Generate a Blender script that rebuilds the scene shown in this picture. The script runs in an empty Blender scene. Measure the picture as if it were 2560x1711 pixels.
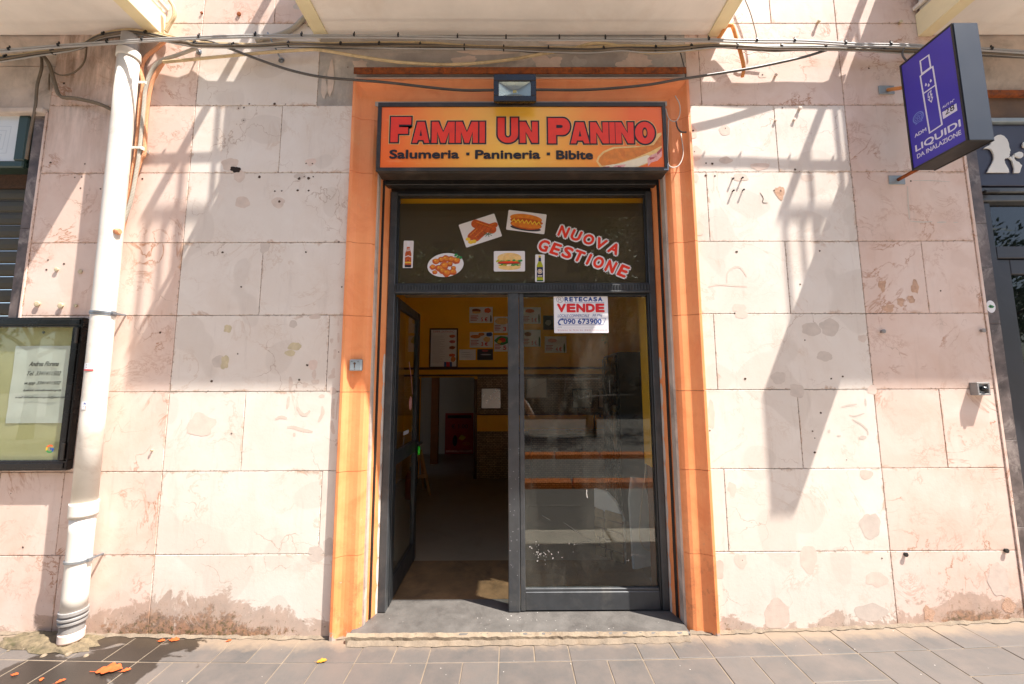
import bpy, bmesh, math, random
from mathutils import Vector, Matrix, noise as mnoise
random.seed(7)
R = math.radians
scn = bpy.context.scene
COL = scn.collection

# ------------------------------------------------------------------ camera
FPX, TILT, YAW, ROLL, DIST, ZCAM = 990.2, 0.1096, 0.00394, -0.00368, 2.598, 1.5226
def turn(x, y, F):
    c, s = math.cos(ROLL), math.sin(ROLL); x, y = c*x-s*y, s*x+c*y
    c, s = math.cos(TILT), math.sin(TILT); F, y = c*F-s*y, s*F+c*y
    c, s = math.cos(YAW), math.sin(YAW); x, F = c*x+s*F, -s*x+c*F
    return x, F, y
cam = bpy.data.cameras.new('camera'); cam_o = bpy.data.objects.new('camera', cam); COL.objects.link(cam_o)
cam.sensor_width = 36; cam.lens = 36*FPX/2560; cam.clip_start = .02; cam.clip_end = 400
r_, u_, f_ = Vector(turn(1, 0, 0)), Vector(turn(0, 1, 0)), Vector(turn(0, 0, 1))
m = Matrix((r_, u_, -f_)).transposed().to_4x4(); m.translation = (0, -DIST, ZCAM)
cam_o.matrix_world = m
scn.camera = cam_o
# ------------------------------------------------------------------ light
SUN = Vector((2.0, -1.0, 4.5)).normalized()
w = bpy.data.worlds.new('World'); scn.world = w; w.use_nodes = True
nt = w.node_tree; bg = nt.nodes['Background']; sky = nt.nodes.new('ShaderNodeTexSky')
sky.sky_type = 'NISHITA'; sky.sun_disc = False
sky.sun_elevation = math.asin(SUN.z); sky.sun_rotation = math.atan2(SUN.x, SUN.y)
sky.air_density = 1.0; sky.dust_density = 2.0
nt.links.new(sky.outputs[0], bg.inputs[0]); bg.inputs[1].default_value = 0.108
sl = bpy.data.lights.new('sun', 'SUN'); so = bpy.data.objects.new('sun', sl); COL.objects.link(so)
sl.energy = 5.0; sl.angle = R(.53); sl.color = (1, .945, .875)
so.rotation_euler = (-SUN).to_track_quat('-Z', 'Y').to_euler(); so.location = (6, -6, 12)
scn.view_settings.view_transform = 'Standard'; scn.view_settings.look = 'None'
scn.view_settings.gamma = 1; scn.view_settings.exposure = 1.38
try: scn.view_settings.use_curve_mapping = False
except Exception: pass
scn.render.engine = 'CYCLES'
scn.cycles.max_bounces = 7; scn.cycles.diffuse_bounces = 4; scn.cycles.glossy_bounces = 3; scn.cycles.transmission_bounces = 3; scn.cycles.transparent_max_bounces = 12

# ------------------------------------------------------------------ pixel of the photograph -> point on a real plane
def _ray(px, py): return turn((px-1280)/FPX, -(py-855.5)/FPX, 1)
def W(px, py, Y=0.0):
    x, F, y = _ray(px, py); l = (DIST+Y)/F; return (x*l, ZCAM+y*l)
def W3(px, py, Y=0.0):
    a, b = W(px, py, Y); return Vector((a, Y, b))
def XP(px, py, X):                                     # on a plane X = const: (outwards, up)
    x, F, y = _ray(px, py); l = X/x; return (-(F*l-DIST), ZCAM+y*l)
def G(px, py, z=0.0):
    x, F, y = _ray(px, py); l = (z-ZCAM)/y; return (x*l, F*l-DIST)

# ------------------------------------------------------------------ materials
def s(r, g, b, k=1.0):
    f = lambda c: ((c/255+.055)/1.055)**2.4 if c > 10 else c/255/12.92
    return (min(f(r)*k, .95), min(f(g)*k, .95), min(f(b)*k, .95), 1)
MATS = {}
class NT:
    def __init__(self, name):
        self.m = bpy.data.materials.new(name); self.m.use_nodes = True
        self.t = self.m.node_tree; self.b = self.t.nodes['Principled BSDF']
        self.geo = self.t.nodes.new('ShaderNodeNewGeometry')
    def n(self, typ, **kw):
        o = self.t.nodes.new('ShaderNode'+typ)
        for k, v in kw.items(): setattr(o, k, v)
        return o
    def l(self, a, b): self.t.links.new(a, b)
    def pos(self): return self.geo.outputs['Position']
    def noise(self, scale, detail=4, rough=.55, vec=None, dist=0.0, stretch=None):
        o = self.n('TexNoise'); o.inputs['Scale'].default_value = scale; o.inputs['Detail'].default_value = detail
        o.inputs['Roughness'].default_value = rough; o.inputs['Distortion'].default_value = dist
        v = vec or self.pos()
        if stretch:
            mp = self.n('Mapping'); mp.inputs['Scale'].default_value = stretch; self.l(v, mp.inputs[0]); v = mp.outputs[0]
        self.l(v, o.inputs['Vector']); return o.outputs['Fac']
    def ramp(self, src, a, b, ca=0.0, cb=1.0):
        o = self.n('MapRange', clamp=True); self.l(src, o.inputs[0])
        for i, v in zip((1, 2, 3, 4), (a, b, ca, cb)): o.inputs[i].default_value = v
        return o.outputs[0]
    def math(self, op, a, b=None):
        o = self.n('Math', operation=op)
        for i, v in enumerate((a, b)):
            if v is None: continue
            if isinstance(v, (int, float)): o.inputs[i].default_value = v
            else: self.l(v, o.inputs[i])
        return o.outputs[0]
    def mix(self, fac, a, b, blend='MIX'):
        o = self.n('Mix', data_type='RGBA', blend_type=blend)
        for sock, v in ((o.inputs[0], fac), (o.inputs[6], a), (o.inputs[7], b)):
            if isinstance(v, (int, float)): sock.default_value = v
            elif isinstance(v, tuple): sock.default_value = v
            else: self.l(v, sock)
        return o.outputs[2]
    def sep(self):
        o = self.n('SeparateXYZ'); self.l(self.pos(), o.inputs[0]); return o.outputs
    def bump(self, h, strength=.3, dist=.005):
        o = self.n('Bump'); o.inputs['Strength'].default_value = strength; o.inputs['Distance'].default_value = dist
        self.l(h, o.inputs['Height']); self.l(o.outputs[0], self.b.inputs['Normal'])
    def col(self, c):
        if isinstance(c, tuple): self.b.inputs['Base Color'].default_value = c
        else: self.l(c, self.b.inputs['Base Color'])
    def rough(self, v):
        if isinstance(v, (int, float)): self.b.inputs['Roughness'].default_value = v
        else: self.l(v, self.b.inputs['Roughness'])
    def done(self, key): MATS[key] = self.m; return self.m

def simple(key, c, rough=.6, var=.18, scale=9, metal=0.0, bump=0.0, dirt=None, dirt_amt=.5, bscale=None, spec=.5):
    t = NT(key); n1 = t.noise(scale, 6, .6)
    dark = tuple(x*(1-var) for x in c[:3])+(1,); lite = tuple(min(x*(1+var*.6), 1) for x in c[:3])+(1,)
    col = t.mix(t.ramp(n1, .3, .7), dark, lite)
    if dirt:
        d = t.noise(scale*.45, 8, .7, dist=.6); col = t.mix(t.ramp(d, .52, .72, 0, dirt_amt), col, dirt)
    t.col(col); t.b.inputs['Metallic'].default_value = metal; t.b.inputs['Specular IOR Level'].default_value = spec
    t.rough(t.ramp(n1, .25, .75, max(rough-.08, .03), min(rough+.1, 1)))
    if bump: t.bump(t.noise(bscale or scale*6, 6), bump, .004)
    return t.done(key)

def marble(key, base, alt, vein, veins, paintwear=0.0):
    t = NT(key); x, y, z = t.sep()
    oi = t.n('ObjectInfo'); rnd = oi.outputs['Random']
    add = t.n('VectorMath', operation='MULTIPLY_ADD'); t.l(t.pos(), add.inputs[0]); add.inputs[1].default_value = (1, 1, 1)
    cmb = t.n('CombineXYZ'); r40 = t.math('MULTIPLY', rnd, 40); t.l(r40, cmb.inputs[0]); t.l(r40, cmb.inputs[2]); t.l(cmb.outputs[0], add.inputs[2])
    v = add.outputs[0]
    c = t.mix(t.ramp(t.noise(2.2, 5, .6, v, .8), .33, .68), base, alt)
    c = t.mix(t.ramp(t.noise(7, 4, .65, v, 1.2), .5, .75, 0, .35), c, tuple(q*1.07 for q in base[:3])+(1,))
    # thin veins: where a warped noise crosses one half
    nv = t.noise(1.9, 6, .62, v, 1.6); dv = t.math('ABSOLUTE', t.math('SUBTRACT', nv, .5))
    gate = t.ramp(t.noise(2.6, 3, .5, v), .48, .62)
    vm = t.math('MULTIPLY', t.math('MULTIPLY', t.ramp(dv, .0, .016, 1, 0), gate), veins)
    c = t.mix(vm, c, vein)
    nv2 = t.noise(4.5, 6, .7, v, 2.2); dv2 = t.math('ABSOLUTE', t.math('SUBTRACT', nv2, .52))
    c = t.mix(t.math('MULTIPLY', t.math('MULTIPLY', t.ramp(dv2, .0, .03, 1, 0), t.ramp(t.noise(3.3, 3, .5, v), .52, .64)), veins*.55), c, vein)
    # slab to slab tone
    c = t.mix(t.ramp(rnd, 0, 1, 0, .16), c, tuple(q*.8 for q in alt[:3])+(1,))
    # overpainted / cleaned patches with soft borders
    vo = t.n('TexVoronoi', feature='SMOOTH_F1'); vo.inputs['Scale'].default_value = 4.2; t.l(t.pos(), vo.inputs['Vector'])
    sp = t.n('SeparateColor'); t.l(vo.outputs['Color'], sp.inputs[0])
    c = t.mix(t.ramp(sp.outputs[0], .62, .66, 0, paintwear), c, tuple(q*.86 for q in alt[:3])+(1,))
    c = t.mix(t.ramp(t.noise(14, 5, .75, stretch=(1, 1, .12)), .56, .8, 0, .25), c, s(150, 128, 112))
    # grime and rust that creeps in from the joints, chips, hairline cracks
    tc = t.n('TexCoord'); sg = t.n('SeparateXYZ'); t.l(tc.outputs['Generated'], sg.inputs[0])
    ex = t.math('MINIMUM', sg.outputs[0], t.math('SUBTRACT', 1, sg.outputs[0])); ez_ = t.math('MULTIPLY', t.math('MINIMUM', sg.outputs[2], t.math('SUBTRACT', 1, sg.outputs[2])), .55)
    ed = t.math('MINIMUM', ex, ez_); gr = t.noise(5.5, 7, .75, v, .7)
    c = t.mix(t.ramp(t.math('SUBTRACT', gr, t.math('MULTIPLY', ed, 4.2)), .50, .60, 0, .62), c, t.mix(t.ramp(t.noise(21, 4, .7), .4, .6), s(196, 150, 112), s(166, 136, 112)))
    c = t.mix(t.ramp(t.math('SUBTRACT', t.noise(34, 5, .8, v), t.math('MULTIPLY', ed, 9)), .52, .56, 0, .6), c, s(134, 104, 82))
    chip = t.math('MULTIPLY', t.ramp(t.noise(52, 5, .75, v), .67, .70), t.ramp(t.noise(2.7, 4, .6, v), .50, .60)); c = t.mix(t.math('MULTIPLY', chip, .6), c, s(168, 140, 118))
    vc = t.n('TexVoronoi', feature='DISTANCE_TO_EDGE'); vc.inputs['Scale'].default_value = 2.6
    wob = t.n('VectorMath', operation='ADD'); nz = t.n('TexNoise'); nz.inputs['Scale'].default_value = 6; nz.inputs['Detail'].default_value = 5; t.l(v, nz.inputs['Vector'])
    sc_ = t.n('VectorMath', operation='SCALE'); sc_.inputs['Scale'].default_value = .35; t.l(nz.outputs['Color'], sc_.inputs[0]); t.l(v, wob.inputs[0]); t.l(sc_.outputs[0], wob.inputs[1]); t.l(wob.outputs[0], vc.inputs['Vector'])
    crk = t.math('MULTIPLY', t.ramp(vc.outputs['Distance'], .0, .010, 1, 0), t.ramp(t.noise(1.7, 3, .5, v), .54, .62)); c = t.mix(t.math('MULTIPLY', crk, .6), c, s(160, 124, 98))
    # rain streaks under the ledge and on the left pier
    top = t.math('MULTIPLY', t.ramp(z, 2.9, 3.9), t.ramp(x, -2.55, -2.75))
    c = t.mix(t.math('MULTIPLY', top, t.ramp(t.noise(5, 8, .7, stretch=(2.2, 1, .35)), .38, .62, 0, .85)), c, s(116, 92, 70))
    # damp and dirt above the pavement: height follows a noise outline
    edge = t.math('ADD', t.math('MULTIPLY', t.noise(4.2, 7, .74, dist=.5), .85), t.math('MULTIPLY', t.noise(1.3, 3), .30))
    hx = t.math('ADD', t.ramp(t.math('ABSOLUTE', t.math('ADD', x, 1.95)), .85, .25, 0, .20), t.ramp(t.math('ABSOLUTE', t.math('SUBTRACT', x, 2.85)), .6, .1, 0, .22))
    lev = t.math('SUBTRACT', t.math('ADD', edge, hx), t.math('MULTIPLY', z, 1.5))
    damp = t.ramp(lev, .44, .475)
    c = t.mix(t.math('MULTIPLY', damp, .72), c, t.mix(t.ramp(t.noise(9, 4, .7), .35, .65), s(190, 160, 140), s(162, 138, 122)))
    c = t.mix(t.math('MULTIPLY', t.ramp(t.math('ADD', lev, t.math('MULTIPLY', t.noise(17, 5, .78, dist=.8), .5)), .86, .93), t.ramp(z, .42, .0, .2, .85)), c, t.mix(t.ramp(t.noise(30, 4, .75), .4, .6), s(172, 126, 92), s(100, 78, 60)))
    c = t.mix(t.math('MULTIPLY', t.ramp(t.math('ADD', t.noise(38, 4, .7), t.math('MULTIPLY', lev, .35)), .80, .84), t.ramp(z, .3, .02, 0, .8)), c, s(88, 84, 50))
    c = t.mix(t.math('MULTIPLY', t.ramp(t.noise(11, 6, .74, stretch=(1, 1, .4)), .60, .66), t.ramp(z, .8, .15, 0, .55)), c, s(232, 220, 206))
    spk = t.math('MULTIPLY', t.ramp(t.noise(70, 4, .6), .66, .72), t.ramp(z, .9, .1))
    c = t.mix(t.math('MULTIPLY', spk, .7), c, s(110, 88, 74))
    t.col(c); t.rough(t.ramp(t.noise(6, 5, .6, v), .3, .7, .42, .66)); t.b.inputs['Specular IOR Level'].default_value = .35
    hb = t.math('ADD', t.noise(45, 4, .65), t.math('MULTIPLY', t.noise(5, 5, .6), 1.4)); t.bump(hb, .16, .004)
    return t.done(key)

marble('marble_pink', s(234, 213, 200, 1.0), s(224, 194, 176, 1.0), s(176, 118, 82), .95, .25)
marble('marble_white', s(233, 223, 212, 1.0), s(225, 211, 197, 1.0), s(196, 164, 136), .45, .45)
simple('plaster_old', s(200, 184, 170), .85, .28, 4.5, bump=.5, dirt=s(120, 108, 96), dirt_amt=.9)
simple('plaster_grey', s(176, 168, 160), .85, .25, 5, bump=.5, dirt=s(226, 214, 200), dirt_amt=.85)
simple('patch_beige', s(216, 197, 182), .85, .12, 20, bump=.1)
simple('patch_ochre', s(206, 190, 156), .8, .2, 20, bump=.3)
simple('patch_grey', s(208, 194, 181), .85, .10, 20, bump=.1)
simple('patch_rose', s(226, 203, 188), .85, .10, 20, bump=.1)
simple('patch_rust', s(206, 168, 142), .9, .25, 30, bump=.6, dirt=s(170, 122, 92), dirt_amt=.7)
simple('hole_shade', s(44, 34, 28), .95, .3, 60)
simple('hole_dark', s(84, 62, 48), .9, .4, 60)
simple('rust', s(150, 76, 26), .8, .55, 34, bump=.8, dirt=s(70, 34, 14), dirt_amt=.95)
simple('rust_rod', s(226, 150, 84), .7, .25, 30, bump=.4, dirt=s(150, 84, 40), dirt_amt=.7)
simple('soffit', s(242, 234, 224), .85, .13, 1.7, bump=.25, dirt=s(208, 192, 174), dirt_amt=.5, bscale=30)
simple('cream_paint', s(236, 222, 180), .6, .06, 6, dirt=s(206, 188, 146), dirt_amt=.3)
simple('rail_paint', s(205, 200, 190), .5, .1, 9, dirt=s(120, 100, 84), dirt_amt=.4)
simple('pvc_white', s(222, 215, 203), .42, .08, 7, dirt=s(176, 160, 140), dirt_amt=.7)
simple('pvc_grey', s(150, 146, 142), .5, .12, 12, dirt=s(110, 96, 84), dirt_amt=.5)
simple('conduit_orange', s(214, 150, 108), .6, .12, 20)
simple('conduit_grey', s(172, 164, 150), .55, .12, 20)
simple('conduit_beige', s(206, 182, 140), .6, .16, 14, dirt=s(120, 98, 66), dirt_amt=.7)
simple('cable_grey', s(172, 169, 165), .45, .12, 14)
simple('cable_brown', s(118, 104, 86), .6, .3, 14)
simple('cable_black', s(84, 78, 72), .5, .25, 14)
simple('cable_white', s(214, 200, 184), .5, .1, 14)
simple('steel', s(150, 156, 162), .35, .12, 16, metal=.7)
simple('steel_plate', s(150, 160, 164), .5, .12, 16, metal=.3)
simple('black_metal', s(34, 32, 30), .42, .3, 10, dirt=s(78, 70, 60), dirt_amt=.5)
simple('black_gloss', s(20, 19, 19), .25, .2, 10)
simple('sign_edge', s(44, 38, 32), .45, .35, 8, dirt=s(90, 78, 66), dirt_amt=.6)
simple('alu_dark', s(72, 74, 76), .38, .2, 12, metal=.25, dirt=s(120, 116, 108), dirt_amt=.35)
simple('alu_darker', s(42, 44, 46), .4, .2, 12, metal=.2, dirt=s(90, 88, 84), dirt_amt=.3)
simple('alu_brushed', s(52, 59, 70), .5, .14, 3, metal=.3)
simple('shop_dark', s(48, 48, 54), .4, .12, 6, dirt=s(76, 74, 76), dirt_amt=.3)
simple('marble_dark', s(104, 92, 88), .5, .6, 12, dirt=s(172, 160, 152), dirt_amt=.95)
simple('brown_stone', s(110, 86, 66), .7, .35, 6, bump=.4, dirt=s(70, 52, 40), dirt_amt=.8)
simple('shutter_slat', s(72, 68, 56), .6, .2, 3, dirt=s(50, 46, 40), dirt_amt=.6)
simple('green_paint', s(46, 66, 58), .4, .2, 8, dirt=s(28, 36, 32), dirt_amt=.5)
simple('opal', s(214, 220, 222), .4, .06, 4)
simple('opal_line', s(196, 204, 208), .4, .03, 4)
simple('case_back', s(196, 190, 150), .7, .1, 3, dirt=s(172, 160, 118), dirt_amt=.5)
simple('paper', s(222, 224, 226), .8, .05, 6, bump=.3, bscale=9)
simple('paper_white', s(232, 230, 232), .7, .03, 6)
simple('ink', s(58, 56, 60), .7, .1, 9)
simple('ink_black', s(30, 26, 30), .6, .1, 9)
simple('ink_red', s(214, 34, 40), .5, .08, 9)
simple('ink_blue', s(36, 74, 148), .5, .08, 9)
simple('ink_grey', s(168, 166, 170), .6, .05, 9)
simple('scratch', s(96, 94, 88), .6, .1, 30)
simple('ink_orange', s(226, 100, 50), .5, .12, 20)
simple('ink_green', s(52, 140, 72), .5, .2, 20)
simple('ink_dkgreen', s(30, 90, 44), .5, .2, 20)
simple('ink_yellow', s(234, 190, 60), .5, .12, 30)
simple('ink_brown', s(140, 70, 30), .5, .3, 60)
simple('ink_sausage', s(196, 88, 34), .45, .3, 40, dirt=s(120, 44, 16), dirt_amt=.7)
simple('ink_crust', s(222, 130, 44), .45, .2, 26, dirt=s(184, 84, 24), dirt_amt=.7)
simple('ink_bun', s(238, 196, 124), .5, .15, 40, dirt=s(210, 140, 60), dirt_amt=.6)
simple('ink_ham', s(232, 170, 160), .5, .2, 40, dirt=s(196, 80, 84), dirt_amt=.7)
simple('ink_ham_dark', s(190, 84, 86), .5, .2, 40)
simple('ink_cream', s(240, 222, 190), .5, .08, 30)
simple('bottle_green', s(172, 172, 30), .35, .15, 30)
simple('bottle_navy', s(38, 40, 80), .4, .15, 30)
simple('sticker_red', s(234, 54, 24), .45, .1, 18)
simple('sticker_white', s(226, 220, 218), .45, .03, 9)
simple('purple_white', s(214, 214, 230), .4, .03, 9)
simple('purple_pale', s(110, 128, 206), .4, .05, 9)
simple('purple', s(58, 48, 168), .35, .06, 4)
simple('navy_ink', s(38, 36, 56), .4, .06, 4)
simple('logo_white', s(232, 230, 222), .5, .05, 6)
simple('stone_step', s(88, 84, 80), .6, .25, 10, bump=.4, dirt=s(60, 55, 52), dirt_amt=.7)
simple('stone_step_edge', s(136, 120, 100), .8, .25, 12, bump=.8, dirt=s(96, 80, 64), dirt_amt=.9)
simple('mortar', s(122, 108, 92), .9, .3, 14, bump=.9, dirt=s(112, 94, 74), dirt_amt=.6)
simple('moss_concrete', s(112, 98, 76), .95, .5, 30, bump=1.0, dirt=s(54, 56, 22), dirt_amt=.95, bscale=110)
simple('dead_leaf', s(190, 84, 34), .65, .35, 60)
simple('dead_leaf_yellow', s(180, 126, 36), .6, .2, 30)
simple('lime_spot', s(186, 180, 172), .8, .1, 40)
simple('asphalt', s(122, 118, 112), .9, .2, 14, bump=.6, bscale=180)
simple('kerb_stone', s(218, 208, 190), .8, .15, 6, bump=.4)
simple('road_paint', s(206, 204, 198), .7, .1, 12)
simple('kerb_line', s(150, 146, 138), .7, .2, 12)
simple('separator', s(226, 120, 20), .6, .15, 7, dirt=s(120, 70, 30), dirt_amt=.5)
simple('bark', s(92, 76, 60), .9, .3, 8, bump=.9)
simple('foliage', s(74, 96, 40), .55, .45, 2.2)
simple('facade_far', s(120, 104, 84), .85, .1, .8)
simple('yellow_wall', s(246, 180, 24), .6, .08, 2.5, dirt=s(196, 130, 16), dirt_amt=.4)
simple('white_wall', s(206, 204, 200), .8, .05, 3)
simple('ceiling', s(238, 234, 226), .9, .04, 3)
simple('floor_tile', s(128, 116, 100), .35, .15, 5, dirt=s(90, 78, 62), dirt_amt=.5)
simple('floor_worn', s(112, 86, 58), .7, .35, 9, bump=.6, dirt=s(64, 50, 38), dirt_amt=.8)
simple('wood_dark', s(78, 44, 22), .5, .3, 12)
simple('wood_orange', s(132, 74, 30), .5, .2, 8)
simple('wood_pale', s(196, 164, 118), .6, .12, 10)
simple('stone_tile', s(150, 126, 92), .7, .35, 16, bump=.5)
simple('counter_top', s(170, 170, 168), .3, .1, 10)
simple('fridge', s(70, 74, 80), .3, .1, 5, metal=.4)
simple('chrome', s(190, 190, 188), .28, .05, 5, metal=.8)
simple('red_panel', s(176, 30, 24), .4, .15, 8)
simple('lime_plastic', s(60, 230, 50), .3, .05, 9)
simple('cloth_dark', s(120, 96, 84), .9, .2, 8)
simple('led', s(240, 206, 40), .3, .05, 9)
simple('tie_black', s(24, 22, 22), .5, .1, 9)

def mat_film():                                       # brown window film: lets part of the daylight through
    t = NT('olive_film'); out = [n for n in t.t.nodes if n.type == 'OUTPUT_MATERIAL'][0]; c = t.mix(t.ramp(t.noise(1.6, 4), .3, .7), s(104, 88, 60), s(112, 96, 68)); t.col(c); t.rough(.5)
    tl = t.n('BsdfTranslucent'); t.l(c, tl.inputs[0]); mx = t.n('MixShader'); mx.inputs[0].default_value = .5; t.l(t.b.outputs[0], mx.inputs[1]); t.l(tl.outputs[0], mx.inputs[2]); t.l(mx.outputs[0], out.inputs[0]); t.done('olive_film')
mat_film()
def mat_surround():
    t = NT('orange_paint'); x, y, z = t.sep()
    c = t.mix(t.ramp(t.noise(2.4, 6, .6), .35, .65), s(250, 162, 104), s(244, 146, 88))
    c = t.mix(t.ramp(t.noise(4, 7, .72, dist=.6), .5, .72, 0, .5), c, s(226, 122, 66))
    c = t.mix(t.ramp(t.noise(9, 7, .75, stretch=(1, 1, .5)), .58, .7, 0, .4), c, s(252, 184, 132))
    c = t.mix(t.math('MULTIPLY', t.ramp(t.noise(13, 7, .75), .52, .66), t.ramp(z, .9, .0, .05, .6)), c, s(150, 92, 60))
    ch = t.ramp(t.noise(26, 7, .74), .665, .69)
    ch = t.math('MULTIPLY', ch, t.ramp(z, 3.0, .2, .35, 1))
    c = t.mix(ch, c, s(214, 196, 182))
    low = t.ramp(t.math('SUBTRACT', t.noise(6, 8, .7), t.math('MULTIPLY', z, 2.2)), .44, .47)
    c = t.mix(low, c, s(176, 160, 150))
    t.col(c); t.rough(.55); t.bump(t.noise(22, 7, .65), .28, .005); t.done('orange_paint')
mat_surround()

def mat_sign_face():                                   # printed sheet: orange to yellow to orange
    t = NT('sign_print'); x, y, z = t.sep()
    d = t.math('ABSOLUTE', t.math('SUBTRACT', x, .03)); n = t.noise(3, 6, .6, dist=.8)
    f = t.ramp(t.math('ADD', d, t.math('MULTIPLY', t.math('SUBTRACT', n, .5), .3)), .08, .8)
    c = t.mix(f, s(246, 186, 70), s(246, 110, 28))
    c = t.mix(t.ramp(t.noise(40, 3, .5, stretch=(.15, 1, .6)), .62, .72, 0, .12), c, s(250, 214, 150))
    t.col(c); t.rough(.3); t.done('sign_print')
mat_sign_face()

def mat_tile():
    t = NT('lava_tile'); x, y, z = t.sep(); oi = t.n('ObjectInfo')
    c = t.mix(t.ramp(oi.outputs['Random'], 0, 1), s(92, 87, 83), s(76, 73, 71))
    c = t.mix(t.ramp(t.noise(2.3, 7, .7, dist=1.0), .56, .72, 0, .4), c, s(74, 66, 60))
    c = t.mix(t.ramp(t.noise(260, 2, .5, stretch=(1, .06, 1)), .4, .6, 0, .16), c, s(66, 62, 59))
    c = t.mix(t.ramp(t.noise(5, 7, .65), .35, .68), c, s(97, 88, 82))
    c = t.mix(t.ramp(t.noise(90, 4, .7), .6, .75, 0, .35), c, s(66, 61, 57))
    # pale dust along the wall
    dust = t.ramp(t.math('ADD', y, t.math('MULTIPLY', t.noise(7, 7, .74), .22)), -.02, .06)
    c = t.mix(t.math('MULTIPLY', dust, .8), c, s(130, 113, 95))
    # water run from the downpipe
    q = t.n('Math', operation='MULTIPLY_ADD'); t.l(y, q.inputs[0]); q.inputs[1].default_value = .35; q.inputs[2].default_value = -2.22
    dx = t.math('ABSOLUTE', t.math('SUBTRACT', x, q.outputs[0]))
    wet = t.ramp(t.math('SUBTRACT', t.math('MULTIPLY', t.noise(3.4, 5, .55, dist=.6), .95), t.math('MULTIPLY', dx, .62)), .235, .26)
    c = t.mix(t.math('MULTIPLY', wet, .85), c, s(36, 30, 24))
    t.col(c); t.rough(t.ramp(wet, 0, 1, .62, .3)); t.bump(t.noise(160, 5, .7), .3, .002); t.done('lava_tile')
mat_tile()

def mat_glass(key, tint=(.9, .93, .9, 1), dirt=.0, ior=1.5):
    t = NT(key); t.t.nodes.remove(t.b)
    out = [n for n in t.t.nodes if n.type == 'OUTPUT_MATERIAL'][0]
    tr = t.n('BsdfTransparent'); tr.inputs[0].default_value = tint
    gl = t.n('BsdfGlossy'); gl.inputs['Roughness'].default_value = .012
    fr = t.n('Fresnel'); t.l(t.ramp(t.geo.outputs['Backfacing'], 0, 1, ior, 1/ior), fr.inputs[0])
    mx = t.n('MixShader'); t.l(fr.outputs[0], mx.inputs[0]); t.l(tr.outputs[0], mx.inputs[1]); t.l(gl.outputs[0], mx.inputs[2])
    last = mx.outputs[0]
    if dirt:
        df = t.n('BsdfDiffuse'); df.inputs[0].default_value = s(186, 180, 166)
        m2 = t.n('MixShader')
        f = t.math('ADD', t.ramp(t.noise(3.5, 8, .7, stretch=(1, 1, .35)), .45, .85, .0, dirt), t.ramp(t.noise(60, 5, .7), .74, .8, 0, .25))
        t.l(f, m2.inputs[0]); t.l(last, m2.inputs[1]); t.l(df.outputs[0], m2.inputs[2]); last = m2.outputs[0]
    t.l(last, out.inputs[0]); MATS[key] = t.m
mat_glass('glass_door', dirt=.11)
mat_glass('glass_case', (.93, .95, .9, 1), dirt=.05)
mat_glass('glass_transom', (.95, .95, .93, 1), dirt=.012)
mat_glass('glass_dark', (.25, .26, .26, 1), dirt=.01)

# ------------------------------------------------------------------ objects
def link(o): COL.objects.link(o); return o
def tag(o, label=None, cat=None, group=None, kind=None):
    for k, v in (('label', label), ('category', cat), ('group', group), ('kind', kind)):
        if v: o[k] = v
    return o
def thing(name, label, cat, loc=(0, 0, 0), group=None):
    o = link(bpy.data.objects.new(name, None)); o.location = loc; o.empty_display_size = .05
    return tag(o, label, cat, group)
WL = {}
def ob(name, me, mat=None, parent=None, smooth=False):
    """me: Mesh or BMesh in world coordinates; origin is moved to its middle."""
    if isinstance(me, bmesh.types.BMesh):
        b = me; me = bpy.data.meshes.new(name); b.to_mesh(me); b.free()
    n = len(me.vertices)
    if n:
        lo = Vector((min(v.co[i] for v in me.vertices) for i in range(3))); hi = Vector((max(v.co[i] for v in me.vertices) for i in range(3)))
        c = (lo+hi)/2; me.transform(Matrix.Translation(-c))
    else: c = Vector()
    if mat is not None and not me.materials:
        for k in (mat if isinstance(mat, (list, tuple)) else [mat]): me.materials.append(MATS[k])
    if smooth:
        for p in me.polygons: p.use_smooth = True
    o = link(bpy.data.objects.new(name, me)); o.location = c; WL[o.name] = c.copy()
    if parent:
        o.parent = parent; pl = WL.get(parent.name, Vector(parent.location)); o.location = c-pl
    return o
def dup(o, loc, parent=None, rot=None):
    c = o.copy(); link(c); WL[c.name] = Vector(loc)
    c.parent = parent; c.location = Vector(loc)-(WL.get(parent.name, Vector(parent.location)) if parent else Vector())
    if rot: c.rotation_euler = rot
    return c
def box(bm, x0, x1, y0, y1, z0, z1):
    v = [bm.verts.new((x, y, z)) for z in (z0, z1) for y in (y0, y1) for x in (x0, x1)]
    for f in ((0, 2, 3, 1), (4, 5, 7, 6), (0, 1, 5, 4), (2, 6, 7, 3), (0, 4, 6, 2), (1, 3, 7, 5)): bm.faces.new([v[i] for i in f])
def cbox(x0, x1, y0, y1, z0, z1, c=.003):
    """box with chamfered edges on all sides"""
    b = bmesh.new(); box(b, x0, x1, y0, y1, z0, z1)
    c = min(c, abs(x1-x0)*.3, abs(y1-y0)*.3, abs(z1-z0)*.3)
    if c > 0: bmesh.ops.bevel(b, geom=b.edges[:], offset=c, segments=1, affect='EDGES')
    bmesh.ops.recalc_face_normals(b, faces=b.faces[:]); return b
def bxs(name, mat, parent, *boxes, c=.003):
    b = bmesh.new()
    for q in boxes:
        t = cbox(*q, c=c); me = bpy.data.meshes.new('t'); t.to_mesh(me); t.free(); b.from_mesh(me); bpy.data.meshes.remove(me)
    return ob(name, b, mat, parent)
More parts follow.
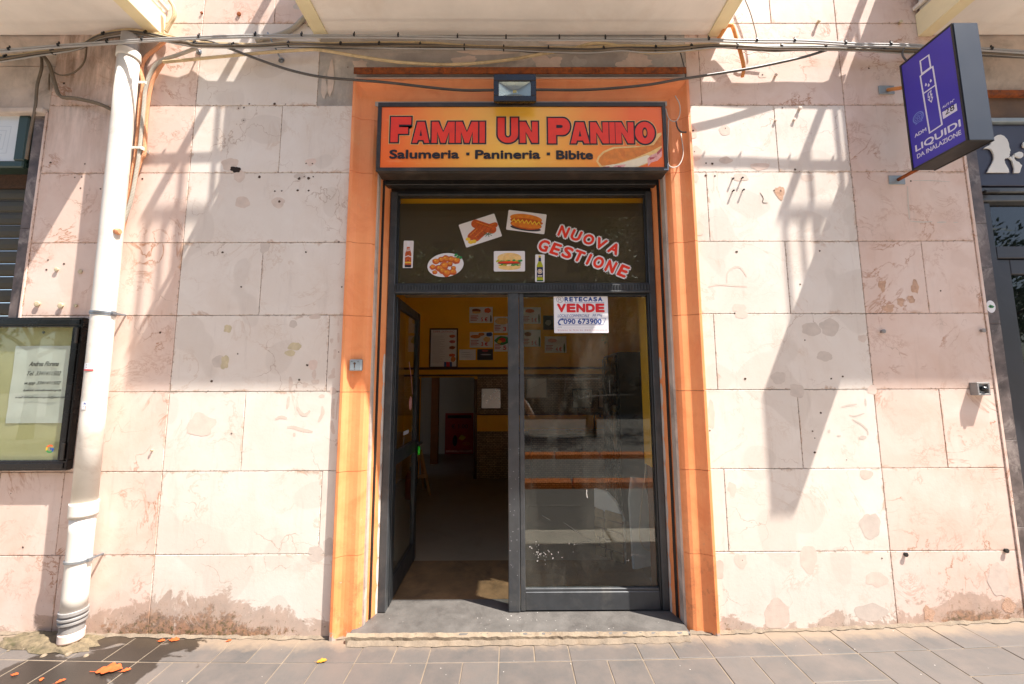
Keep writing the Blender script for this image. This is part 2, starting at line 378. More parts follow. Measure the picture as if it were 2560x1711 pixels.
def smooth_path(pts, n=6):
    pts = [Vector(p) for p in pts]
    if len(pts) < 3: return pts
    P = [2*pts[0]-pts[1]]+pts+[2*pts[-1]-pts[-2]]; out = []
    for i in range(1, len(P)-2):
        a, b, c, d = P[i-1:i+3]
        for k in range(n):
            t = k/n; out.append(.5*((2*b)+(c-a)*t+(2*a-5*b+4*c-d)*t*t+(3*b-a-3*c+d)*t**3))
    return out+[pts[-1]]
def tube(bm, pts, r, sides=8, rib=0.0, caps=True, flat=1.0):
    pts = [Vector(p) for p in pts]; rings = []
    up0 = Vector((0, -1, 0))
    for i, p in enumerate(pts):
        d = (pts[min(i+1, len(pts)-1)]-pts[max(i-1, 0)])
        if d.length < 1e-9: d = Vector((0, 0, 1))
        d.normalize(); a = up0-d*up0.dot(d)
        if a.length < 1e-3: a = Vector((1, 0, 0))-d*d.x
        a.normalize(); bb = d.cross(a)
        rr = (r[i] if isinstance(r, (list, tuple)) else r)*(1+(rib if i % 2 else -rib))
        rings.append([bm.verts.new(p+a*rr*flat*math.cos(2*math.pi*k/sides)+bb*rr*math.sin(2*math.pi*k/sides)) for k in range(sides)])
    for A, B in zip(rings, rings[1:]):
        for k in range(sides): bm.faces.new((A[k], A[(k+1) % sides], B[(k+1) % sides], B[k]))
    if caps: bm.faces.new(rings[0][::-1]); bm.faces.new(rings[-1])
def resample(pts, step):
    out = [pts[0]]; acc = 0
    for a, b in zip(pts, pts[1:]):
        L = (b-a).length
        while L > 0 and acc+L >= step:
            a = a+(b-a)*((step-acc)/L); out.append(a.copy()); L = (b-a).length; acc = 0
        acc += L
    return out
def tube_ob(name, pts, r, mat, parent=None, sides=8, n=6, rib=0, flat=1.0):
    b = bmesh.new(); P = smooth_path(pts, n)
    if rib: P = resample(P, .005)
    tube(b, P, r, sides, rib, flat=flat); bmesh.ops.recalc_face_normals(b, faces=b.faces[:])
    return ob(name, b, mat, parent, smooth=not rib)
def lathe(bm, prof, c, axis='z', seg=20, cap=True):
    rings = []
    for r, h in prof:
        ring = []
        for k in range(seg):
            a = 2*math.pi*k/seg; x, y = r*math.cos(a), r*math.sin(a)
            co = (x, y, h) if axis == 'z' else ((x, h, y) if axis == 'y' else (h, x, y))
            ring.append(bm.verts.new(Vector(c)+Vector(co)))
        rings.append(ring)
    for A, B in zip(rings, rings[1:]):
        for k in range(seg): bm.faces.new((A[k], A[(k+1) % seg], B[(k+1) % seg], B[k]))
    if cap: bm.faces.new(rings[0][::-1]); bm.faces.new(rings[-1])
    bmesh.ops.recalc_face_normals(bm, faces=bm.faces[:])

# flat prints: polygons, ellipses, strokes and lettering on one real plane
_tc = {}
def glyphs(body, off=0.0, shear=0.0, spacing=1.0):
    k = (body, off, shear, spacing)
    if k not in _tc:
        cu = bpy.data.curves.new('t', 'FONT'); cu.body = body; cu.size = 1; cu.offset = off; cu.shear = shear
        cu.space_character = spacing; cu.resolution_u = 4; cu.fill_mode = 'FRONT'
        o = link(bpy.data.objects.new('t', cu)); bpy.context.view_layer.update()
        me = bpy.data.meshes.new_from_object(o.evaluated_get(bpy.context.evaluated_depsgraph_get()))
        vs = [(v.co.x, v.co.y) for v in me.vertices]; fs = [tuple(p.vertices) for p in me.polygons]
        bpy.data.objects.remove(o); bpy.data.curves.remove(cu); bpy.data.meshes.remove(me)
        xs = [v[0] for v in vs] or [0]; ys = [v[1] for v in vs] or [0]
        _tc[k] = (vs, fs, (min(xs), min(ys), max(xs), max(ys)))
    return _tc[k]
class Art:
    def __init__(self, U=(1, 0, 0), V=(0, 0, 1), N=(0, -1, 0), O=(0, 0, 0)):
        self.U, self.V, self.N, self.O = map(Vector, (U, V, N, O)); self.v = []; self.f = []; self.mi = []; self.mats = []
    def P(self, u, v, l): return self.O+self.U*u+self.V*v+self.N*l
    def add(self, pts, faces, lift, mat):
        if mat not in self.mats: self.mats.append(mat)
        self.n_add = getattr(self, 'n_add', 0)+1; lift += self.n_add*8e-6
        b = len(self.v); self.v += [self.P(u, v, lift) for u, v in pts]
        for f in faces: self.f.append(tuple(b+i for i in f)); self.mi.append(self.mats.index(mat))
    def poly(self, pts, lift, mat): self.add(pts, [tuple(range(len(pts)))], lift, mat)
    def rect(self, u0, v0, u1, v1, lift, mat): self.poly([(u0, v0), (u1, v0), (u1, v1), (u0, v1)], lift, mat)
    def ell(self, u, v, a, b, lift, mat, rot=0, n=24, jag=0, arc=(0, 1)):
        c, q = math.cos(rot), math.sin(rot); pts = []
        for k in range(n):
            t = 2*math.pi*(arc[0]+(arc[1]-arc[0])*k/n); j = 1+random.uniform(-jag, jag)
            x, y = a*j*math.cos(t), b*j*math.sin(t); pts.append((u+x*c-y*q, v+x*q+y*c))
        self.poly(pts, lift, mat)
    def rrect(self, u, v, a, b, rot, rad, lift, mat):
        c, q = math.cos(rot), math.sin(rot); pts = []
        for cx, cy, st in ((a-rad, b-rad, 0), (-a+rad, b-rad, 1), (-a+rad, -b+rad, 2), (a-rad, -b+rad, 3)):
            for k in range(5):
                t = (st+k/4)*math.pi/2; x, y = cx+rad*math.cos(t), cy+rad*math.sin(t); pts.append((u+x*c-y*q, v+x*q+y*c))
        self.poly(pts, lift, mat)
    def stroke(self, pts, w, lift, mat, closed=False):
        P = [Vector(p) for p in pts]; n = len(P); L, Rr = [], []
        for i in range(n):
            a = P[i-1] if (i or closed) else P[i]; b = P[(i+1) % n] if (i < n-1 or closed) else P[i]
            d1 = (P[i]-a); d2 = (b-P[i])
            d1 = d1.normalized() if d1.length > 1e-9 else d2.normalized(); d2 = d2.normalized() if d2.length > 1e-9 else d1
            nn = Vector((-(d1+d2).y, (d1+d2).x)); nn = nn.normalized() if nn.length > 1e-6 else Vector((-d1.y, d1.x))
            k = w/2/max(.35, nn.dot(Vector((-d1.y, d1.x)))); L.append(P[i]+nn*k); Rr.append(P[i]-nn*k)
        pts2 = [tuple(p) for p in L+Rr]; m_ = n if closed else n-1
        self.add(pts2, [(i, (i+1) % n, n+(i+1) % n, n+i) for i in range(m_)], lift, mat)
    def text(self, body, u0, v0, u1, v1, lift, mat, off=0.0, ref=None, shear=0.0, rot=0.0, spacing=1.0):
        vs, fs, bb = glyphs(body, off, shear, spacing)
        if ref is not None: bb = glyphs(body, ref, shear, spacing)[2]
        sx = (u1-u0)/max(bb[2]-bb[0], 1e-6); sy = (v1-v0)/max(bb[3]-bb[1], 1e-6)
        cu, cv = (u0+u1)/2, (v0+v1)/2; c, q = math.cos(rot), math.sin(rot); pts = []
        for x, y in vs:
            a, b = u0+(x-bb[0])*sx-cu, v0+(y-bb[1])*sy-cv; pts.append((cu+a*c-b*q, cv+a*q+b*c))
        self.add(pts, fs, lift, mat)
    def btext(self, body, u0, v0, u1, v1, lift, mat, b=.06, halo=None, **kw):
        """bold lettering: thin copies shifted by a share of the height; halo = extra outline"""
        h = (v1-v0)*b; sh = [(h*math.cos(k*math.pi/4), h*math.sin(k*math.pi/4)) for k in range(8)]+[(0, 0)]
        for i, (du, dv) in enumerate(sh): self.text(body, u0+h+du, v0+h+dv, u1-h+du, v1-h+dv, lift+i*4e-5, mat, **kw)
    def block(self, c, u0, v0, u1, v1, lift, mat, grow=0.0, counter=None):
        P = BLOCK[c]; pts = [Vector((u0+(u1-u0)*x, v0+(v1-v0)*y)) for x, y in P]; out = []
        n = len(pts); ar = sum(pts[i].x*pts[(i+1) % n].y-pts[(i+1) % n].x*pts[i].y for i in range(n)); sg_ = 1 if ar > 0 else -1
        for i in range(n):
            d1 = (pts[i]-pts[i-1]).normalized(); d2 = (pts[(i+1) % n]-pts[i]).normalized(); n1 = Vector((d1.y, -d1.x))*sg_; n2 = Vector((d2.y, -d2.x))*sg_
            m_ = n1+n2; m_ = m_.normalized() if m_.length > 1e-3 else n1; k = min(1/max(m_.dot(n1), .3), 1.25); out.append(tuple(pts[i]+m_*grow*k))
        self.poly(out, lift, mat)
        if counter and c in COUNT:
            for g_, mt, l in counter: self.poly([(u0+(u1-u0)*(.5*0+cx+(x-cx)*g_), v0+(v1-v0)*(cy+(y-cy)*g_)) for cx, cy in [COUNT[c][0]] for x, y in COUNT[c][1]], l, mt)
    def build(self, name, parent=None, thick=0.0):
        me = bpy.data.meshes.new(name); me.from_pydata(self.v, [], self.f)
        for k in self.mats: me.materials.append(MATS[k])
        for p, i in zip(me.polygons, self.mi): p.material_index = i
        me.update()
        if thick:
            b = bmesh.new(); b.from_mesh(me)
            r = bmesh.ops.extrude_face_region(b, geom=b.faces[:])
            for v in [e for e in r['geom'] if isinstance(e, bmesh.types.BMVert)]: v.co += self.N*thick
            bmesh.ops.recalc_face_normals(b, faces=b.faces[:]); b.to_mesh(me); b.free()
        return ob(name, me, None, parent)
_c = lambda cx, cy, a, b, t0, t1, n: [(cx+a*math.cos(R(t0+(t1-t0)*k/n)), cy+b*math.sin(R(t0+(t1-t0)*k/n))) for k in range(n+1)]
BLOCK = {'F': [(0, 0), (.38, 0), (.38, .32), (.86, .32), (.86, .60), (.42, .60), (.42, .68), (1, .68), (1, 1), (0, 1)], 'I': [(0, 0), (1, 0), (1, 1), (0, 1)],
    'A': [(0, 0), (.30, 0), (.36, .13), (.64, .13), (.70, 0), (1, 0), (.72, 1), (.28, 1)], 'M': [(0, 0), (.25, 0), (.25, .5), (.40, 0), (.60, 0), (.75, .5), (.75, 0), (1, 0), (1, 1), (.70, 1), (.5, .52), (.30, 1), (0, 1)],
    'N': [(0, 0), (.34, 0), (.34, .5), (.66, 0), (1, 0), (1, 1), (.66, 1), (.66, .5), (.34, 1), (0, 1)], 'U': [(0, 1)]+_c(.5, .34, .5, .34, 180, 360, 14)+[(1, 1), (.64, 1)]+_c(.5, .36, .14, .13, 360, 180, 8)+[(.36, 1)],
    'P': [(0, 0), (.38, 0), (.38, .32)]+_c(.66, .66, .34, .34, -90, 90, 12)+[(0, 1)], 'O': _c(.5, .5, .5, .5, 0, 350, 26)}
COUNT = {'A': ((.5, .45), [(.43, .33), (.57, .33), (.5, .62)]), 'P': ((.5, .66), [(.38, .60), (.60, .60), (.66, .63), (.66, .69), (.60, .72), (.38, .72)]), 'O': ((.5, .5), _c(.5, .5, .13, .24, 0, 345, 18))}
def wallart(Y): return Art(O=(0, Y, 0))


# ================================================================== the ground
def gz(x): return .006*x+.006*x*x
def sheet(name, x0, x1, y0, y1, z, mat, nx=1, warp=False):
    b = bmesh.new(); vs = []
    for i in range(nx+1):
        x = x0+(x1-x0)*i/nx; dz = gz(x) if warp else 0
        vs.append((b.verts.new((x, y0, z+dz)), b.verts.new((x, y1, z+dz))))
    for a, c in zip(vs, vs[1:]): b.faces.new((a[0], c[0], c[1], a[1]))
    return tag(ob(name, b, mat), kind='structure')
pave = sheet('pavement', -9, 9, -1.02, .3, -.0035, 'mortar', 36, True)
tag(pave, 'grey lava stone pavement in a basket pattern')
tileA = tileB = None
def tile(cx, cy, w_, d_, first):
    global tileA, tileB
    key = 'A' if w_ > d_ else 'B'; src = tileA if key == 'A' else tileB
    z = gz(cx)-.012+random.uniform(-.0015, .0015); sl_ = .006+.012*cx
    if src is None:
        o = ob('paving_tile', cbox(cx-w_/2, cx+w_/2, cy-d_/2, cy+d_/2, z-.012, z+.012, c=.0025), 'lava_tile', pave)
        if key == 'A': tileA = o
        else: tileB = o
    else: o = dup(src, (cx, cy, z), pave)
    o.rotation_euler = (random.uniform(-.003, .003), -math.atan(sl_), random.uniform(-.004, .004))
X0 = -.87; gp = .006
for row in range(3):
    yt = .18-.4*row
    for i in range(-7, 12):
        bx = X0+.4*i
        if (i+row) % 2 == 0:
            for k in range(2): tile(bx+.1+.2*k, yt-.2, .2-gp, .4-gp, 0)
        else:
            for k in range(2):
                            tile(bx+.2, yt-.1-.2*k, .4-gp, .2-gp, 0)
tag(bxs('kerb', 'kerb_stone', None, *[(x, x+.99, -1.40, -1.025, -.25, .0+max(0, gz(x+.5))*.6) for x in range(-9, 9)], c=.012), kind='structure')
rd = sheet('road', -60, 60, -60, -1.40, -.13, 'asphalt'); tag(rd, 'asphalt road in front of the shops')
sheet('ground', -150, 150, -150, 40, -.3, 'asphalt')
ob('edge_line', cbox(-40, 40, -2.70, -2.65, -.128, -.124, 0), 'kerb_line', rd)
for row_y in (-3.7, -6.3):
    base = None
    for i in range(-8, 9):
        if base is None:
            b = bmesh.new(); x = i*1.02; v = []
            for xx in (x, x+.98):
                v.append([b.verts.new((xx, row_y+dy, -.13+h)) for dy, h in ((-.12, 0), (-.09, .09), (-.04, .13), (.04, .13), (.09, .09), (.12, 0))])
            for k in range(5): b.faces.new((v[0][k], v[0][k+1], v[1][k+1], v[1][k]))
            b.faces.new(v[0][::-1]); b.faces.new(v[1]); bmesh.ops.recalc_face_normals(b, faces=b.faces[:])
            base = ob('lane_separator', b, 'separator'); o = base; p0 = WL[base.name].copy()
        else: o = dup(base, p0+Vector(((i+8)*1.02, 0, 0)))
        tag(o, 'orange rubber lane separator in the '+('nearer' if row_y > -5 else 'farther')+' of the two rows on the road', 'lane separator', ('nearer' if row_y > -5 else 'farther')+' row of orange lane separators')

# ================================================================== the building
bld = thing('building', 'old marble-clad building front with balconies and an orange door surround', 'building')
ZR = [-.06, .485, .988, 1.490, 1.993, 2.492, 2.990, 3.490, 4.13, 4.75, 5.4]
XL, XR, DL, DR = -3.235, 3.165, -1.10, 1.264
bxs('wall_core', 'plaster_old', bld, (-3.3, -.915, .034, .40, -.2, 5.6), (1.075, 3.3, .034, .40, -.2, 5.6), (-.915, 1.075, .034, .40, 3.35, 5.6), c=0)
cuts_l = {0: [-2.8], 1: [-2.21-.62, -1.2], 2: [-1.72], 3: [-2.75, -1.2], 4: [-1.67], 5: [-2.72], 6: [-1.6], 7: [-1.36], 8: [-1.7], 9: [-1.5]}
cuts_r = {0: [], 1: [1.36], 2: [1.87, 2.8], 3: [1.352], 4: [1.87, 2.8], 5: [1.36], 6: [1.87], 7: [1.36], 8: [1.9], 9: [1.6]}
ML, MR = -2.213, 2.372
def slab(x0, x1, z0, z1, mat):
    g = .0015; y = random.uniform(-.0003, .0003)
    x0 += g; x1 -= g; z0 += g; z1 -= g; c = .0022
    vs = [(x0, .03, z0), (x1, .03, z0), (x1, .03, z1), (x0, .03, z1), (x0, y+c, z0), (x1, y+c, z0), (x1, y+c, z1), (x0, y+c, z1),
          (x0+c, y, z0+c), (x1-c, y, z0+c), (x1-c, y, z1-c), (x0+c, y, z1-c)]
    fs = [(8, 9, 10, 11)]+[(a, (a+1) % 4, 4+(a+1) % 4, 4+a) for a in range(4)]+[(4+a, 4+(a+1) % 4, 8+(a+1) % 4, 8+a) for a in range(4)]
    me = bpy.data.meshes.new('slab'); me.from_pydata(vs, [], fs); me.update()
    return ob('slab', me, mat, bld)
for k in range(10):
    z0, z1 = ZR[k], ZR[k+1]
    xs = sorted([XL, ML, DL]+cuts_l[k])
    for a, c in zip(xs, xs[1:]):
        if k == 7 and a > -1.45: continue
        slab(a, c, z0, z1, 'marble_white' if (a >= ML-.001 and k < 8 and not (k == 7)) or (k == 7 and a >= ML-.001) else 'marble_pink')
    xs = sorted([DR, MR, XR]+cuts_r[k])
    for a, c in zip(xs, xs[1:]):
        slab(a, c, z0, z1, 'marble_white' if c <= MR+.001 and k < 7 else 'marble_pink')
    if k >= 8: slab(DL, DR, z0, z1, 'marble_pink')
# rendered strip over the door, with flaked plaster
bxs('render_band', 'plaster_grey', bld, (-1.36, DR, .004, .034, 3.49, 4.13), c=0)
FLK = [0]
def flake(px, py, rx, ry, mat, Y=0.0, name='plaster_patch', jag=.16, n=26, t=.0005, rot=0):
    """irregular flat skin of plaster, or the painted dark of a hole, centred on a point of the wall"""
    FLK[0] += 1; t += (FLK[0] % 23)*.00002
    x, z = W(px, py, Y); a, b_ = rx/381, ry/381; b = bmesh.new(); ph = random.uniform(0, 99)
    ring = []; c, q = math.cos(rot), math.sin(rot)
    for k in range(n):
        th = 2*math.pi*k/n; j = 1+jag*2.2*mnoise.noise(Vector((math.cos(th)*1.3+ph, math.sin(th)*1.3, ph*.3)))+random.uniform(-jag, jag)*.35
        u, v = a*j*math.cos(th), b_*j*math.sin(th); ring.append((x+u*c-v*q, z+u*q+v*c))
    b.faces.new([b.verts.new((u, Y-t, v)) for u, v in ring][::-1])
    return ob(name, b, mat, bld)
def z1(k, x, y):                                       # enlarged crops the points were read from
    ox = (k-1) % 4*640; oy = [0, 430, 860, 1281][(k-1)//4]; return ox+x/3.647, oy+y/3.647
def fl(k, x, y, rx, ry, mat='patch_beige', **kw): px, py = z1(k, x, y); return flake(px, py, rx/3.647, ry/3.647, mat, **kw)
# plaster repairs, left pier
for a in [(1, 2100, 1500, 80, 70, 'patch_beige'), (5, 2180, 40, 60, 65, 'patch_beige'), (5, 2210, 280, 72, 66, 'patch_beige'), (6, 205, 280, 66, 55, 'patch_beige'), (6, 80, 690, 50, 45, 'patch_grey'),
          (5, 2080, 1430, 38, 34, 'patch_ochre'), (2, 500, 1480, 55, 38, 'patch_rose'), (2, 390, 60, 55, 40, 'patch_grey'), (6, 400, 40, 55, 30, 'patch_grey'), (2, 620, 800, 28, 130, 'patch_grey'), (2, 680, 720, 35, 190, 'patch_beige'),
          (9, 1990, 160, 60, 55, 'patch_grey'), (9, 2050, 170, 40, 60, 'patch_ochre'), (10, 350, 25, 60, 36, 'patch_ochre'), (10, 310, 85, 45, 28, 'patch_ochre'), (6, 540, 1320, 55, 24, 'patch_beige'),
          (6, 690, 1540, 16, 24, 'patch_beige'), (6, 340, 1390, 40, 34, 'patch_grey'), (10, 700, 430, 28, 36, 'patch_beige'), (10, 545, 345, 36, 22, 'patch_beige'), (10, 448, 372, 26, 24, 'patch_beige'), (10, 690, 300, 30, 22, 'patch_beige'),
          (10, 705, 255, 18, 36, 'patch_beige'), (10, 530, 280, 20, 38, 'patch_beige'), (10, 600, 478, 26, 16, 'patch_beige'), (14, 545, 355, 70, 42, 'patch_grey'), (14, 665, 310, 44, 78, 'patch_grey'), (14, 545, 420, 75, 26, 'patch_grey'),
          (9, 1830, 740, 130, 95, 'patch_rose'), (1, 2175, 990, 24, 22, 'patch_beige'), (1, 2222, 1100, 26, 20, 'patch_grey'), (10, 520, 190, 40, 50, 'patch_rose'), (9, 1390, 1300, 75, 110, 'patch_beige')]:
    fl(*a)
# right pier
for a in [(3, 1655, 1210, 36, 60, 'patch_rose'), (3, 1938, 1190, 58, 52, 'patch_rose'), (3, 1680, 1400, 60, 80, 'patch_rose'), (3, 1950, 1465, 72, 36, 'patch_beige'), (3, 2260, 1520, 80, 40, 'patch_rose'), (3, 2285, 685, 42, 34, 'patch_rose'), (7, 1675, 60, 30, 38, 'patch_rose'),
          (7, 2080, 50, 80, 40, 'patch_rose'), (7, 1710, 520, 42, 65, 'patch_rose'), (7, 2065, 1240, 65, 40, 'patch_rose'), (7, 2090, 1300, 60, 36, 'patch_rose'), (8, 105, 190, 45, 75, 'patch_rust'), (8, 365, 55, 65, 35, 'patch_beige'), (8, 560, 1420, 95, 80, 'patch_grey'), (8, 390, 1440, 92, 70, 'patch_grey'),
          (8, 858, 1520, 42, 36, 'patch_beige'), (12, 265, 430, 60, 62, 'patch_grey'), (12, 515, 115, 72, 45, 'patch_grey'), (12, 90, 310, 70, 60, 'patch_grey'), (12, 950, 420, 44, 40, 'patch_rose'), (11, 1815, 650, 36, 125, 'patch_rose'), (11, 2010, 1320, 40, 60, 'patch_rose'),
          (15, 2085, 450, 52, 66, 'patch_rose'), (15, 1890, 520, 40, 80, 'patch_grey'), (16, 370, 420, 70, 120, 'patch_rose'), (16, 980, 610, 90, 60, 'patch_rose'), (16, 80, 930, 110, 115, 'patch_beige'), (16, 940, 910, 130, 70, 'patch_grey'), (16, 930, 120, 90, 110, 'patch_grey'),
          (16, 1460, 920, 50, 70, 'patch_rust'), (16, 2100, 620, 90, 130, 'patch_beige'), (16, 2190, 850, 60, 50, 'patch_rust'), (12, 890, 1190, 60, 40, 'patch_beige'), (8, 1040, 1035, 40, 50, 'patch_rust'), (8, 1340, 1050, 40, 60, 'patch_rust'), (8, 1300, 1165, 36, 40, 'patch_rust'), (8, 1210, 1185, 36, 40, 'patch_rust'), (8, 1100, 1240, 58, 38, 'patch_rust')]:
    fl(*a, jag=.26 if a[5] == 'patch_rust' else .16)
# flakes of render over the door
for a in [(2, 950, 600, 70, 70, 'patch_beige'), (2, 1060, 640, 40, 36, 'patch_beige'), (2, 1900, 560, 110, 60, 'patch_beige'), (3, 330, 570, 130, 80, 'patch_beige'), (3, 600, 580, 70, 60, 'lime_spot'), (3, 1130, 570, 190, 85, 'patch_beige'), (3, 1340, 580, 60, 60, 'lime_spot'), (3, 880, 650, 100, 22, 'lime_spot'),
          (2, 1250, 470, 250, 22, 'lime_spot'), (2, 2100, 480, 260, 26, 'patch_beige'), (3, 1640, 580, 70, 100, 'patch_grey'), (3, 560, 390, 300, 24, 'patch_beige')]:
    fl(*a, Y=.004, jag=.3, n=34)
# glue squiggles where a board once was
def glue(k, pts, w_, mat='patch_beige'):
    P = resample(smooth_path([W3(*z1(k, x, y), 0) for x, y in pts], 6), .008); n = len(P); FLK[0] += 1; yy = -.0006-(FLK[0] % 23)*.00002
    L, Q = [], []; b = bmesh.new()
    for i, p in enumerate(P):
        d = (P[min(i+1, n-1)]-P[max(i-1, 0)]).normalized(); q = Vector((-d.z, 0, d.x))*(w_/3.647/381*(.35+.65*math.sin(math.pi*(i+.5)/n)**.6)*random.uniform(.8, 1.15))
        L.append(b.verts.new((p.x+q.x, yy, p.z+q.z))); Q.append(b.verts.new((p.x-q.x, yy, p.z-q.z)))
    for i in range(n-1): b.faces.new((L[i], L[i+1], Q[i+1], Q[i]))
    bmesh.ops.recalc_face_normals(b, faces=b.faces[:]); ob('glue_mark', b, mat, bld)
for a in [(10, [(312, 300), (318, 360), (310, 430)], 18), (10, [(300, 480), (290, 560), (282, 600)], 13), (10, [(375, 575), (410, 630), (450, 648), (500, 605)], 14), (10, [(605, 570), (610, 630), (570, 710)], 15), (10, [(175, 690), (225, 668), (290, 680)], 14),
          (10, [(710, 500), (700, 590), (705, 690)], 15), (10, [(690, 700), (695, 760), (712, 825)], 16), (10, [(755, 445), (740, 570), (730, 700)], 6), (10, [(285, 762), (340, 762), (420, 785), (520, 805)], 16), (10, [(720, 50), (722, 90), (712, 140)], 15), (10, [(348, 812), (350, 850)], 12),
          (6, [(750, 1350), (750, 1410)], 8), (6, [(752, 1470), (752, 1560)], 11), (12, [(905, 560), (700, 575)], 1), (12, [(670, 575), (740, 562), (820, 548)], 8, 'patch_grey'), (12, [(885, 500), (893, 575)], 9, 'patch_grey'), (12, [(740, 650), (790, 660), (880, 632)], 6, 'patch_grey'),
          (12, [(770, 690), (850, 735), (905, 790), (910, 840)], 9, 'patch_grey'), (12, [(830, 860), (900, 850)], 16, 'patch_grey'), (12, [(630, 840), (665, 838)], 8, 'patch_grey'), (12, [(545, 795), (575, 800)], 14, 'patch_grey'), (8, [(1270, 130), (1278, 300), (1290, 440)], 8, 'patch_grey'), (8, [(1295, 450), (1400, 458), (1500, 455)], 7, 'patch_grey'),
          (8, [(1540, 462), (1630, 458)], 8, 'patch_grey'), (8, [(1690, 462), (1735, 460)], 5, 'patch_grey'), (8, [(1320, 80), (1500, 82), (1660, 92)], 5, 'patch_grey'), (7, [(1960, 1010), (1965, 920), (2030, 870), (2090, 880), (2140, 960)], 9, 'patch_rose'), (7, [(1790, 1050), (1880, 1030), (2050, 1040), (2150, 1045)], 8, 'patch_rose'),
          (7, [(2260, 190), (2290, 240), (2285, 280), (2330, 285)], 4, 'hole_dark'), (16, [(1250, 340-40), (1500, 340-40)], .5)]:
    if a[2] >= 3: glue(*a)
# drill holes as flat dark patches, screws and plugs
def hole(k, x, y, r):
    r *= .72
    px, py = z1(k, x, y)
    return flake(px, py, r/3.647*1.1, r/3.647, 'hole_dark', name='drill_hole_shade', t=.0011)  # no recess: shade inside the hole is painted as a flat dark patch
for a in [(1, 2275, 950, 11), (1, 2225, 985, 12), (1, 2175, 990, 9), (1, 2222, 1100, 9), (2, 170, 950, 16), (2, 270, 952, 7), (1, 462, 1485, 14), (1, 775, 1497, 10), (1, 585, 762, 16), (5, 683, 52, 9), (5, 747, 48, 9), (5, 735, 150, 11), (5, 918, 157, 11), (5, 1300, 65, 12),
          (6, 32, 48, 18), (6, 395, 62, 18), (6, 440, 45, 8), (6, 480, 60, 18), (6, 522, 45, 10), (6, 172, 178, 11), (6, 235, 175, 10), (6, 380, 170, 15), (6, 480, 172, 12), (6, 215, 272, 16), (5, 2030, 735, 13), (5, 2200, 1050, 12), (6, 455, 733, 11), (6, 755, 640, 10), (6, 783, 1050, 9), (5, 1462, 1465, 13),
          (9, 2168, 92, 9), (9, 1930, 340, 15), (9, 2112, 818, 9), (10, 395, 328, 12), (10, 468, 195, 14), (10, 755, 75, 7), (5, 425, 893, 12), (5, 440, 805, 10), (5, 260, 805, 9), (5, 585, 840, 13), (2, 458, 1493, 10), (2, 515, 1495, 9), (2, 838, 615, 7), (3, 1650, 1193, 12), (3, 1945, 1172, 7),
          (3, 1768, 1490, 11), (3, 1825, 1495, 14), (3, 1663, 1385, 7), (3, 2283, 685, 10), (7, 1765, 35, 14), (7, 1850, 38, 11), (7, 2048, 730, 14), (8, 292, 1025, 10), (8, 470, 722, 11), (8, 1572, 1085, 10), (8, 55, 170, 10), (8, 115, 175, 10), (8, 1300, 85, 11), (12, 575, 318, 11), (12, 680, 298, 11),
          (8, 335, 1535, 9), (11, 2125, 320, 14), (11, 1803, 790, 9), (12, 480, 630, 11), (12, 405, 797, 9), (12, 425, 990, 13), (12, 715, 1058, 6), (4, 130, 985, 10), (4, 245, 1548, 14), (4, 918, 625, 12), (15, 2100, 437, 5), (16, 1037, 420, 9), (9, 100, 1365, 6), (13, 210, 320, 10), (12, 1410-985, 860, 7), (7, 2030, 1290, 10)]:
    hole(*a)
flake(*z1(1, 2150, 1548), 12, 9, 'hole_shade', name='broken_hole_shade', t=.0012, jag=.22)  # near-black patch painted for the shaded cavity
def plug(k, x, y, r, L, mat, tilt=0.0, name='wall_bolt'):
    px, py = z1(k, x, y); x_, z_ = W(px, py, -L*.5); r = r/3.647/381; b = bmesh.new()
    lathe(b, [(r*.75, .0), (r*.75, -L*.7), (r, -L*.7), (r, -L*.95), (r*.8, -L)], (x_, 0, z_), 'y', 12)
    o = ob(name, b, mat, bld, True); return o
for a in [(5, 342, 1205, 26, .012, 'patch_ochre'), (5, 556, 1220, 26, .012, 'patch_ochre'), (5, 692, 1220, 16, .01, 'patch_ochre'), (5, 517, 890, 20, .01, 'patch_ochre'), (5, 733, 910, 20, .008, 'patch_ochre'), (8, 1047, 1455, 19, .02, 'pvc_grey'), (8, 1957, 1448, 19, .02, 'pvc_grey'),
          (16, 1255, 385, 19, .012, 'black_metal'), (16, 2172, 350, 20, .012, 'black_metal'), (4, 460, 200, 16, .022, 'patch_ochre'), (4, 1205, 205, 18, .02, 'patch_ochre'), (4, 70, 688, 16, .014, 'patch_rose'), (4, 290, 990, 18, .015, 'patch_beige'), (4, 240, 1092, 15, .01, 'patch_rose'), (4, 70, 1098, 14, .01, 'patch_rose'),
          (7, 2015, 62, 9, .02, 'black_metal'), (7, 2100, 55, 9, .02, 'black_metal'), (7, 2018, 172, 9, .02, 'black_metal'), (7, 2110, 165, 9, .02, 'black_metal'), (9, 1385, 970, 10, .012, 'patch_ochre'), (1, 2180, 130, 22, .008, 'rust'), (1, 1840, 120, 14, .008, 'rust'), (2, 478, 228, 18, .012, 'patch_ochre')]:
    plug(*a)

